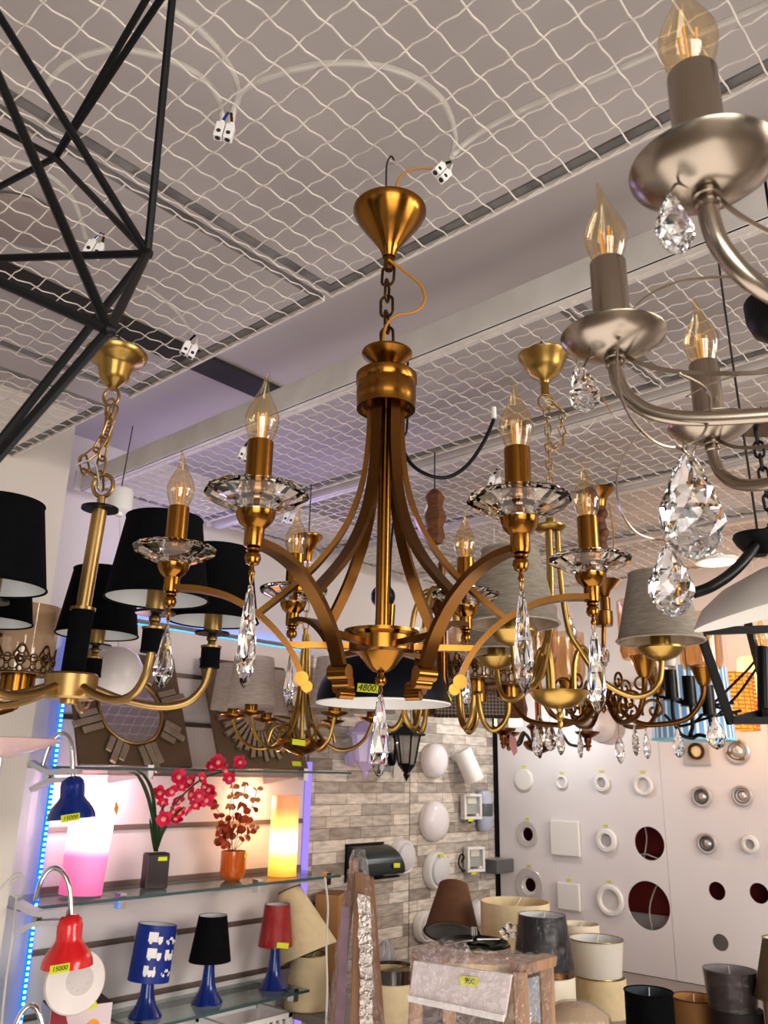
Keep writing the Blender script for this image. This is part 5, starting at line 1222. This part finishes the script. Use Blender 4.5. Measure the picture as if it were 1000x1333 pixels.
fixture(838, 1022, 14, 'thin white ring downlight above the upper red-backed hole', 'ring')
fixture(687, 1086, 17, 'clear rimmed downlight around a small dark hole beside the square white panel', 'open')
fixture(737, 1091, 23, 'large square white panel light in the middle row of the board', 'square', tagged=False)
fixture(790, 1094, 16, 'white round spotlight between the square panel light and the red-backed hole', 'spot')
fixture(690, 1153, 23, 'large clear downlight ring above the rim of the big cream drum shade', 'open')
fixture(742, 1167, 18, 'smaller square white panel light above the cream shades', 'square')
fixture(795, 1172, 21, 'white ring downlight beside the largest red-backed hole', 'ring')
fixture(782, 944, 22, 'white half-ball lamp at the top of the board behind the brass scrolls', 'ball', 'wall_lamp')
fixture(908, 978, 18, 'square clear spotlight plate with a bronze ring, under the striped drum shade', 'squareglass', tagged=False)
fixture(960, 978, 17, 'silver round spotlight with golden spring clips', 'gold', tagged=False)
fixture(914, 1037, 14, 'dark-ringed chrome spotlight in the second row of the warm lit board', 'chrome', tagged=False)
fixture(967, 1036, 14, 'clear crystal chrome spotlight in the second row of the warm lit board', 'clear', tagged=False)
fixture(921, 1098, 14, 'dark-ringed chrome spotlight in the third row of the warm lit board', 'chrome', tagged=False)
fixture(977, 1099, 12, 'plain white spotlight in the third row of the warm lit board', 'spot', tagged=False)
MB_ = MB().lathe([(0, 0), (hole(938, 1227, 11)[2]-.002, 0), (hole(938, 1227, 11)[2]-.002, .008), (0, .009)], 30, d=(-1, 0, 0))
q = MB_.build('downlight_cover', mat('olive_grey', (98, 94, 88), .6)); q.location = (XF+.009, *hole(938, 1227, 11)[:2]); tag(q, 'olive grey cover filling the lowest hole of the warm lit board', 'cover')
def hcable(pts, X, label): 
    tag(MB().tube(smooth_path([onx(q[0], q[1], X) for q in pts], 6), .0035, 8).build('hanging_cable', M['cable']), label, 'cable')
hcable([(838, 1070), (842, 1090), (840, 1108), (836, 1130)], 3.86, 'white cable hanging straight inside the upper red-backed hole')
hcable([(815, 1118), (838, 1112), (852, 1116), (880, 1125)], 3.85, 'white cable crossing low inside the upper red-backed hole')
hcable([(864, 1135), (850, 1165), (846, 1190), (854, 1230)], 3.86, 'white cable curving inside the largest red-backed hole')
price_y = None
# ================================================================ counter and the crowd of lamp shades on it
ZT = .78
t = thing('display_counter', 'grey-topped display counter crowded with lamp shades below the white boards', 'counter', (2.85, 1.0, 0))
MB().prism([(-.93, -1.25, ZT-.03), (.977, -1.25, ZT-.03), (.977, 1.58, ZT-.03), (-.52, 1.58, ZT-.03), (-.52, 1.30, ZT-.03), (-.93, 1.30, ZT-.03)], (0, 0, .03)).build('counter_top', mat('counter_grey', (150, 142, 136), .5, 0, .05), t, False, bevel=.003)
for sx in (-1, 1):
    for sy in (-1, 1): MB().box((sx*.88, sy*1.2, (ZT-.03)/2), (.05, .05, ZT-.03)).build('leg', M['dark'], t, False)
def pos(px, d): w = wp(px, 1200, d); return w.x, w.y
def zat(px, py, d): return vp(px, py, d)[2]+CZ
def fshade(px, d, z0, h, rb, rt, label, m, pleat=0, n=72, trim=None, lin_='lining', name='lamp_shade', group=None, tilt=None, wrapm=None, spider=True):
    x, y = pos(px, d); t = thing(name, label, 'lamp shade', (x, y, z0), 0, group)
    shade_mb(rb, rt, h, n=n, pleat=pleat).build('cover', m, t)
    lining_mb(rb*(1-pleat), rt*(1-pleat), h).build('lining', M[lin_] if isinstance(lin_, str) else lin_, t)
    if trim:
        for nm, r, z in (('bottom_trim', rb, .001), ('top_trim', rt, h)): MB().tube([((r+.0008)*math.cos(q), (r+.0008)*math.sin(q), z) for q in [2*PI*i/48 for i in range(48)]], .0022, 6, True).build(nm, M[trim] if isinstance(trim, str) else trim, t)
    if spider:
        b = MB()
        for k in range(3): a = 2*PI*k/3+.4; b.tube([(rt*.98*math.cos(a), rt*.98*math.sin(a), h-.004), (.014*math.cos(a), .014*math.sin(a), h-.025)], .0016, 6)
        b.tube([(.014*math.cos(q), .014*math.sin(q), h-.025) for q in [2*PI*i/16 for i in range(16)]], .0018, 6, True)
        b.build('ring_frame', M['white'], t)
    if wrapm: shade_mb(rb+.004, rt+.004, h+.004, n=30, pleat=.02, c=(0, 0, -.001)).build('plastic_wrap', M[wrapm], t, False)
    if tilt: t.rotation_euler = tilt
    return t
CR = M['cream']; IV = M['creamw']
z1 = zat(671, 1173, 3.2)
fshade(671, 3.2, ZT, z1-ZT, .122, .121, 'biggest cream pleated drum shade, under the clear downlight ring', CR, .016, 100, lin_=CR)
z1 = zat(755, 1202, 3.62); hh = (z1-ZT)/2
fshade(755, 3.62, ZT, hh-.001, .075, .072, 'ivory drum shade at the bottom of the stack behind the white-topped pair', IV, 0, lin_='creamw')
fshade(755, 3.62, ZT+hh, hh, .073, .075, 'ivory drum shade on top of the stack behind the white-topped pair', IV, 0, lin_='creamw')
z1 = zat(774, 1222, 3.42); hh = (z1-ZT)/2
fshade(779, 3.42, ZT, hh-.001, .094, .088, 'cream ribbed shade at the bottom, under the white gold-rimmed shade', CR, .014, 90, lin_='creamw')
fshade(775, 3.42, ZT+hh+.001, hh, .086, .098, 'white pleated shade with thin gold rims, stacked on a cream one', M['creamw2'] if 'creamw2' in M else mat('white_pleated', (226, 220, 208), .8, 0, .03, trl=.1), .014, 84, trim='goldb')
z1 = zat(838, 1290, 2.75)
fshade(838, 2.75, ZT, z1-ZT, .071, .069, 'plain black drum shade standing on the counter beside the tan one', M['blackfab'], lin_=mat('dark_blue_lining', (64, 76, 84), .6), trim='blackfab')
z1 = zat(893, 1298, 2.85)
fshade(895, 2.85, ZT, z1-ZT, .064, .066, 'tan drum shade with a dark rim, between the black drum and the grey stack', mat('tan_fabric', (186, 138, 86), .8, 0, .06, 20, trl=.3), trim=M['wooddark'], lin_=mat('tan_lining', (214, 166, 108), .8))
zA = zat(946, 1312, 2.7); z1 = zat(944, 1262, 2.7)
DG = mat('dark_plum_fabric', (44, 34, 34), .7, 0, .1, 30)
fshade(948, 2.7, ZT, zA-ZT-.001, .074, .072, 'very dark drum shade at the bottom of the grey stack', DG, lin_='greyplas')
fshade(944, 2.7, zA+.001, z1-zA, .066, .074, 'charcoal grey satin drum shade in thin plastic, on top of a darker one', mat('charcoal_satin', (66, 58, 58), .45, 0, .1, 30), lin_='greyplas', wrapm='wraplight')
zA = zat(1000, 1300, 2.6); z1 = zat(1005, 1222, 2.6)
fshade(1018, 2.6, ZT, zA-ZT-.001, .070, .072, 'pale wrapped shade under the olive brown cone shade', mat('pale_taupe', (178, 154, 136), .6, 0, .08), wrapm='wraplight')
fshade(1018, 2.6, zA+.001, z1-zA, .094, .056, 'olive brown cone shade with a gold rim, at the end of the row', mat('olive_brown', (92, 76, 52), .7, 0, .1, 40), trim='goldb')
# pleated drum with chrome ring
z1 = zat(511, 1262, 3.0)
t = fshade(511, 3.0, ZT, z1-ZT, .082, .080, 'cream pleated drum shade with a wide chrome ring on top, beside the wrapped poles', CR, .022, 80, lin_='cream')
h = z1-ZT
MB().lathe([(.083, h-.03), (.084, h+.01), (.080, h+.01), (.078, h-.03)], 44).build('chrome_band', mat('dark_chrome', (110, 106, 104), .15, 1, .2, 10), t)
MB().box((0, 0, h), (.158, .012, .006)).build('cross_bar', M['chrome'], t, False)
# drum with ring pan
z1 = zat(612, 1229, 2.95)
t = fshade(617, 2.95, ZT, z1-ZT, .116, .116, 'cream drum shade topped with a black ring pan and lamp holder, behind the wrapped table', CR, .006, 110, lin_='cream', spider=False)
h = z1-ZT
MB().lathe([(.050, h-.012), (.10, h-.010), (.113, h+.004), (.108, h+.010), (.098, h+.0), (.05, h-.004), (.05, h-.012)], 48).build('ring_pan', mat('black_green_pan', (34, 42, 40), .25, .3, .1), t)
b = MB(); b.tube([(-.10, .02, h+.006), (0, 0, h+.012), (.10, -.03, h+.006)], .004, 8).cyl((0, 0, h), (0, 0, h+.05), .010, 14).build('lamp_holder', M['chrome'], t)
# glass ball cluster
c = wp(668, 1224, 2.9)
t = thing('crystal_lamp_head', 'small chrome lamp head with a cluster of clear glass balls', 'lamp part', c, VR)
MB().sph((.035, 0, .025), .016, 16).tube(smooth_path([(.035, 0, .025), (.04, .0, -.01), (.0, .0, -.04), (-.04, 0, -.05)], 5), .004, 8).build('chrome_head', M['chrome'], t)
b = MB()
for x, z in ((-.03, .025), (-.012, .038), (.008, .034), (-.02, .012), (.004, .016)): b.sph((x, 0, z), .013, 12)
b.build('glass_balls', M['crystal'], t)
# tilted brown shade resting on the ring pan
x, y = pos(588, 3.3)
zc = zat(588, 1214, 3.3)
t = thing('lamp_shade', 'brown pleated cone shade tilted so its white lining shows', 'lamp shade', (x, y, zc), VR); t.rotation_euler = (-.5, .10, VR)
shade_mb(.100, .054, .170, n=100, pleat=.012).build('cover', mat('brown_pleats', (98, 66, 44), .75, 0, .12, 40), t)
lining_mb(.097, .052, .170).build('lining', M['lining'], t)
b = MB(); b.tube([(.1005*math.cos(q), .1005*math.sin(q), 0) for q in [2*PI*i/48 for i in range(48)]], .0035, 6, True).build('rim', M['wooddark'], t)
b = MB()
for k in range(3): a = 2*PI*k/3; b.tube([(.052*math.cos(a), .052*math.sin(a), .166), (.016*math.cos(a), .016*math.sin(a), .145)], .0016, 6)
b.tube([(.016*math.cos(q), .016*math.sin(q), .145) for q in [2*PI*i/16 for i in range(16)]], .002, 6, True).build('ring_frame', M['grey'], t)
b = MB(); b.lathe([(.095, 0), (.06, .002), (.03, .03), (0, .04)], 30).build('inner_cup', mat('grey_glass', (150, 156, 160), .2, 0, .05), t)
# black wrapped shade on a cream one
zA = zat(706, 1262, 2.82); z1 = zat(706, 1190, 2.82)
fshade(708, 2.82, ZT, zA-ZT-.012, .088, .088, 'cream drum shade underneath the black plastic-wrapped shade', IV, .004, 90, lin_='creamw')
t = fshade(706, 2.82, zA-.010, z1-zA+.01, .094, .071, 'black satin shade in shiny clear plastic, streaked violet and blue', mat('black_satin', (12, 12, 16), .4, 0, .1, spec=.25), wrapm='wraplight')
MB().lathe([(.0955, .0), (.0935, .018), (.0925, .018), (.0945, .0)], 48).build('bronze_band', M['brassdark'], t)
# big wrapped cream shade low down
x, y = pos(745, 2.55); z1 = zat(745, 1306, 2.55)
t = thing('lamp_shade', 'large cream shade in crumpled plastic at the bottom edge, beside the wooden posts', 'lamp shade', (x, y, ZT))
MB().lathe([(.115, 0), (.11, .08), (.085, z1-ZT-.03), (.05, z1-ZT-.006), (0, z1-ZT)], 40).build('cover', mat('cream_plain', (216, 196, 164), .7, 0, .05, trl=.2), t)
MB().lathe([(.119, 0), (.115, .08), (.09, z1-ZT-.024), (.05, z1-ZT), (0, z1-ZT+.006)], 22, pleat=.03).build('plastic_wrap', M['wrap'], t, False)
# shades by the shelves
zb = ZT
x, y = pos(402, 3.42); z1 = zat(398, 1242, 3.42)
fshade(404, 3.43, ZT, z1-ZT, .085, .064, 'cream ribbed shade standing upright below the leaning cone', CR, .022, 72, trim='goldb', lin_='cream')
# leaning cone
a = wp(377, 1158, 3.42); e = wp(402, 1242, 3.38)
t = thing('lamp_shade', 'large cream ribbed cone shade leaning against the brick beside the orange lamp', 'lamp shade', e); d = a-e
t.rotation_mode = 'QUATERNION'; t.rotation_quaternion = Vector((0, 0, 1)).rotation_difference(d.normalized())
L = d.length
shade_mb(.112, .042, L, n=84, pleat=.022).build('cover', CR, t); lining_mb(.109, .041, L).build('lining', M['taupe'], t)
MB().tube([(.043*math.cos(q), .043*math.sin(q), L) for q in [2*PI*i/36 for i in range(36)]], .003, 6, True).build('rim', M['wood'], t)
c = wp(430, 1245, 3.58)
t = thing('lamp_shade', 'tan paper box shade behind the wrapped poles, against the brick', 'lamp shade', (c.x, c.y, ZT), .5)
hz = zat(430, 1162, 3.58)-ZT
MB().prism([(-.07, -.05, 0), (.07, -.05, 0), (.07, .05, 0), (-.07, .05, 0)], (.0, 0, hz)).build('cover', mat('tan_paper', (182, 142, 96), .8, 0, .08, trl=.2), t, False, bevel=.004)
MB().box((0, 0, hz+.001), (.13, .09, .003)).build('top_panel', M['wood'], t, False)
# white cord hanging by the shelves
wcable([(423, 1142), (427, 1180), (425, 1230), (426, 1285), (424, 1345)], 2.6, 'white cord dropping from the middle glass shelf to the shades')
# wrapped tripod poles
o = vp(468, 1112, 2.25)
t = vthing('wrapped_tripod', 'bundle of brown wooden tripod poles standing wrapped in clear plastic', 'wrapped lamp stand', o)
zf = -(o[2]+CZ)
for tp, bt, w in (((462, 1118, 2.27), (428, 1400, 2.30), .026), ((468, 1135, 2.24), (460, 1400, 2.20), .032), ((476, 1140, 2.26), (486, 1400, 2.24), .024), ((481, 1142, 2.29), (500, 1400, 2.34), .020)):
    a, e = pp(o, [tp, bt]); dd = (e-a).normalized(); e = a+dd*((zf+.002-a.z)/dd.z)
    MB().sweep([a, e], w, .022).build('pole', M['wood'], t, False, bevel=.002)
b = MB(); rnd = random.Random(11)
pr = []
for i in range(44):
    f = i/43; pr.append(((.018+.092*f**.75)*(1+rnd.uniform(-.05, .05)), -f*.55+.01))
pr.append((.11, zf+.02))
b.lathe([(0, .014)]+pr, 22, pleat=.10, sx=.78, sy=.62, c=(-.002, 0, 0))
b.v = [(x+rnd.uniform(-.004, .004), y+rnd.uniform(-.004, .004), z) for x, y, z in b.v]
b.build('plastic_wrap', M['wrap'], t, False)
b = MB(); q = pp(o, [(474, 1165), (478, 1345)], 2.17)
b.sweep([q[0].lerp(q[1], i/30)+Vector((rnd.uniform(-.003, .003), rnd.uniform(-.004, .004), 0)) for i in range(31)], .030, .002, (1, 0, 0)).build('foil_tape', mat('crinkled_foil', (190, 180, 172), .25, .7, .3, 60, bump=1.0, bs=120), t, False)
q = pp(o, [(450, 1180), (442, 1345)], 2.19)
MB().sweep([q[0], q[1]], .020, .004, (1, 0, 0)).build('purple_strap', mat('mauve_plastic', (104, 76, 88), .4, 0, .2, 30), t, False)
# crumpled plastic bag
b = MB(); b.sph((0, 0, 0), .055, 22, (1, .8, 1.1)); b.v = [(x*(1+rnd.uniform(-.18, .18)), y*(1+rnd.uniform(-.18, .18)), z*(1+rnd.uniform(-.12, .12))) for x, y, z in b.v]
x, y = pos(508, 3.18); q = b.build('plastic_bag', mat('milky_plastic', (206, 200, 202), .3, 0, .05, trl=.3), None, False); x, y = pos(502, 3.22); zt_ = zat(502, 1218, 3.22); q.location = (x, y, (zt_+ZT)/2+.001); q.scale = (1, 1, (zt_-ZT)/.142); tag(q, 'crumpled milky plastic bag stuffed behind the chrome-ringed drum shade', 'plastic bag')
# wooden-legged table wrapped in plastic
o = vp(620, 1290, 2.05)
t = vthing('wrapped_table', 'small wooden-legged table with a white panel, wrapped in clear plastic, price sticker on it', 'wrapped table', o)
zf = -(o[2]+CZ)
q = pp(o, [(542, 1250, 2.0), (668, 1268, 1.9), (659, 1324, 1.9), (536, 1298, 2.0)])
n = (q[1]-q[0]).cross(q[3]-q[0]).normalized(); n = n if n.y < 0 else -n
MB().prism(q, n*.012).build('white_panel', mat('table_white', (212, 202, 200), .4, 0, .03), t, False)
b = MB(); b.sweep([q[3]+n*.014, q[2]+n*.014], .008, .012, n).build('panel_lip', M['white'], t, False)
W_ = mat('pale_oak', (152, 120, 94), .6, 0, .2, 6, (10, 10, 1))
for tp, bt, w in (((545, 1240, 2.06), (540, 1345, 2.06), .022), ((584, 1300, 2.15), (586, 1345, 2.15), .024), ((676, 1264, 1.93), (680, 1345, 1.93), .025), ((711, 1254, 2.12), (714, 1345, 2.12), .024)):
    a, e = pp(o, [tp, bt]); dd = (e-a).normalized(); e = a+dd*((zf+.002-a.z)/dd.z)
    MB().sweep([a, e], w, .03).build('leg', W_, t, False, bevel=.002)
a, e = pp(o, [(671, 1262, 1.93), (717, 1249, 2.12)]); MB().sweep([a, e], .03, .022).build('top_rail', W_, t, False, bevel=.002)
a, e = pp(o, [(545, 1244, 2.06), (711, 1252, 2.13)]); MB().sweep([a, e], .03, .02).build('top_rail', W_, t, False, bevel=.002)
q2 = pp(o, [(570, 1306, 2.25), (655, 1322, 2.22), (655, 1380, 2.22), (570, 1380, 2.25)]); MB().prism(q2, (0, .004, 0)).build('back_panel', mat('tweed_grey', (104, 92, 82), .8, 0, .4, 120), t, False)
q2 = pp(o, [(683, 1275, 2.3), (705, 1270, 2.3), (706, 1330, 2.3), (684, 1330, 2.3)]); MB().prism(q2, (0, .004, 0)).build('side_glass', mat('pale_blue_pane', (164, 168, 176), .3), t, False)
c = (q[0]*.32+q[1]*.58+q[2]*.06+q[3]*.04)+n*.014
s = tagm(.040, .017).build('price_tag', M['tagy'], t, False); s.location = c+Vector((-.01, 0, -.014)); s.rotation_mode = 'QUATERNION'; s.rotation_quaternion = Vector((0, -1, 0)).rotation_difference(n)
writing('900', s, .015, (0, -.0009, 0), (PI/2, 0, 0))
# loose wrap: a crumpled sheet over the frame
def sheet(cs, nu, nv, amp, sag=0):
    vs = []; fs = []; rn = random.Random(21)
    a, b_, c_, d_ = cs
    for i in range(nu+1):
        for j in range(nv+1):
            u, v = i/nu, j/nv; p = (a*(1-u)+b_*u)*(1-v)+(d_*(1-u)+c_*u)*v
            am = amp*(.3+.7*min(1, 4*min(u, 1-u)+.2))
            vs.append(p+Vector((rn.uniform(-am, am), rn.uniform(-am, am), rn.uniform(-am, am)+sag*math.sin(PI*u))))
    for i in range(nu):
        for j in range(nv): k = i*(nv+1)+j; fs.append((k, k+1, k+nv+2, k+nv+1))
    return MB().add(vs, fs)
cs = pp(o, [(534, 1244, 1.95), (672, 1256, 1.86), (668, 1350, 1.86), (528, 1350, 1.95)]); sheet(cs, 26, 18, .005).build('plastic_wrap', M['wrap'], t, False)
cs = pp(o, [(538, 1236, 2.10), (720, 1244, 2.14), (672, 1258, 1.86), (534, 1246, 1.95)]); sheet(cs, 26, 10, .007, .006).build('plastic_wrap', M['wrap'], t, False)
cs = pp(o, [(672, 1256, 1.86), (722, 1244, 2.13), (722, 1350, 2.13), (670, 1350, 1.86)]); sheet(cs, 12, 18, .005).build('plastic_wrap', M['wrap'], t, False)
b = MB(); 
for i in range(7): 
    p = pp(o, [(550+i*9, 1238+abs(i-3)*1.5, 2.02)])[0]; b.sph(p, .018+.006*((i*7) % 3), 9, (1, 1, .8))
b.v = [(x+rnd.uniform(-.005, .005), y+rnd.uniform(-.005, .005), z+rnd.uniform(-.005, .005)) for x, y, z in b.v]
b.build('wrap_bunch', M['wrap'], t, False)
# ================================================================ light, world, camera
def area(name, loc, target, size, power, col, shape='RECTANGLE', sy=None):
    l = bpy.data.lights.new(name, 'AREA'); l.energy = power; l.color = col; l.size = size; l.shape = shape
    if sy: l.size_y = sy
    o = bpy.data.objects.new(name, l); C.objects.link(o); o.location = loc
    o.rotation_euler = (Vector(target)-Vector(loc)).to_track_quat('-Z', 'Y').to_euler(); return o
def point(name, loc, power, col, r=.05):
    l = bpy.data.lights.new(name, 'POINT'); l.energy = power; l.color = col; l.shadow_soft_size = r
    o = bpy.data.objects.new(name, l); C.objects.link(o); o.location = loc; return o
area('shopfront_light', (-1.6, -2.2, 1.5), (1.5, 1.5, 1.4), 2.4, 95, (1, .97, .93), sy=2.0)
area('side_light', (2.2, -2.4, 1.9), (1.8, 2, 1.4), 1.6, 50, (1, .93, .86), sy=1.2)
area('floor_bounce', (1.2, .6, .12), (1.2, .6, 3), 2.6, 42, (1, .95, .91), sy=2.6)
point('board_light', tuple(wp(690, 925, 4.0)), 5.5, (.93, .98, 1.0), 0)
point('warm_light', tuple(wp(925, 885, 3.45)), 3.6, (1, .56, .28), 0)
point('warm_light_2', tuple(wp(995, 850, 3.35)), 3.2, (1, .54, .24), 0)
point('pink_light', tuple(ony(150, 1030, 2.50)), 1.8, (1, .58, .72), 0)
point('orange_light', tuple(ony(340, 1045, 2.52)), 1.5, (1, .55, .3), 0)
area('violet_wash', (1.9, 2.3, 2.2), (1.6, 1.9, 2.7), .8, 3.0, (.55, .45, 1), sy=.2)
area('board_fill', (2.5, -1.2, 2.45), (3.2, 1.4, 1.2), 1.5, 30, (1, .97, .94), sy=.4)  # unseen lamp added to brighten the boards, no fixture there
w = bpy.data.worlds.new('shop'); bpy.context.scene.world = w; w.use_nodes = True
nt = w.node_tree; bg = nt.nodes['Background']
tc = nt.nodes.new('ShaderNodeTexCoord'); no = nt.nodes.new('ShaderNodeTexNoise'); no.inputs['Scale'].default_value = 2.2; no.inputs['Detail'].default_value = 2
nt.links.new(tc.outputs['Generated'], no.inputs['Vector'])
rp = nt.nodes.new('ShaderNodeValToRGB'); rp.color_ramp.elements[0].position = .42; rp.color_ramp.elements[1].position = .62
rp.color_ramp.elements[0].color = (.06, .055, .05, 1); rp.color_ramp.elements[1].color = (1.2, 1.14, 1.08, 1)
nt.links.new(no.outputs['Fac'], rp.inputs[0]); nt.links.new(rp.outputs[0], bg.inputs['Color']); bg.inputs['Strength'].default_value = .75
cam = bpy.data.cameras.new('camera'); co = bpy.data.objects.new('camera', cam); C.objects.link(co)
cam.sensor_fit = 'HORIZONTAL'; cam.sensor_width = 36; cam.lens = 36*FPX/1000; cam.clip_start = .02
F_ = W((0, math.cos(TH), math.sin(TH)))-Vector((0, 0, CZ)); U_ = W((0, -math.sin(TH), math.cos(TH)))-Vector((0, 0, CZ)); R_v = W((1, 0, 0))-Vector((0, 0, CZ))
cr, sr = math.cos(RO), math.sin(RO)
# image x axis: right in the picture; the camera is rolled slightly
Rx = R_v*cr+U_*sr; Ux = U_*cr-R_v*sr
co.matrix_world = Matrix((( Rx.x, Ux.x, -F_.x, 0), (Rx.y, Ux.y, -F_.y, 0), (Rx.z, Ux.z, -F_.z, CZ), (0, 0, 0, 1)))
cam.dof.use_dof = True; cam.dof.focus_distance = 1.12; cam.dof.aperture_fstop = 18
sc = bpy.context.scene; sc.camera = co
sc.view_settings.view_transform = 'Standard'; sc.view_settings.look = 'Medium High Contrast'; sc.view_settings.exposure = -.14
sc.cycles.max_bounces = 10; sc.cycles.transmission_bounces = 8; sc.cycles.transparent_max_bounces = 16; sc.cycles.glossy_bounces = 4; sc.cycles.diffuse_bounces = 3
sc.cycles.caustics_reflective = False; sc.cycles.caustics_refractive = False; sc.cycles.sample_clamp_indirect = 6
sc.cycles.use_denoising = True
GROUPS = {'downlight': 'lights mounted on the white boards', 'lamp_shade': 'loose lamp shades crowded on the counter', 'table_lamp': 'table lamps with blue trumpet bases', 'clip_lamp': 'clip-on gooseneck lamps at the shelf ends', 'glass_shelf': 'glass shelves on the slotted panel', 'terminal_block_cord_end': 'terminal blocks hanging from the ceiling mesh', 'sunburst_mirror': 'sunburst mirrors on the top shelf', 'wall_floodlight': 'floodlights on the brick panel', 'wall_lantern_lamp': 'lanterns on the brick panel', 'cylinder_lamp': 'lit cylinder lamps on the middle shelf', 'display_board': 'white display boards', 'brick_panel': 'brick-print wall panels', 'ceiling_cable': 'white cables lying on the ceiling mesh'}
for o_ in bpy.data.objects:
    k_ = o_.name.split('.')[0]
    if o_.parent is None and o_.get('category') and not o_.get('group'):
        if k_ in GROUPS: o_['group'] = GROUPS[k_]
        elif k_ == 'wall_lamp' and o_['label'].startswith('round'): o_['group'] = 'round white wall lamps on the brick panels'
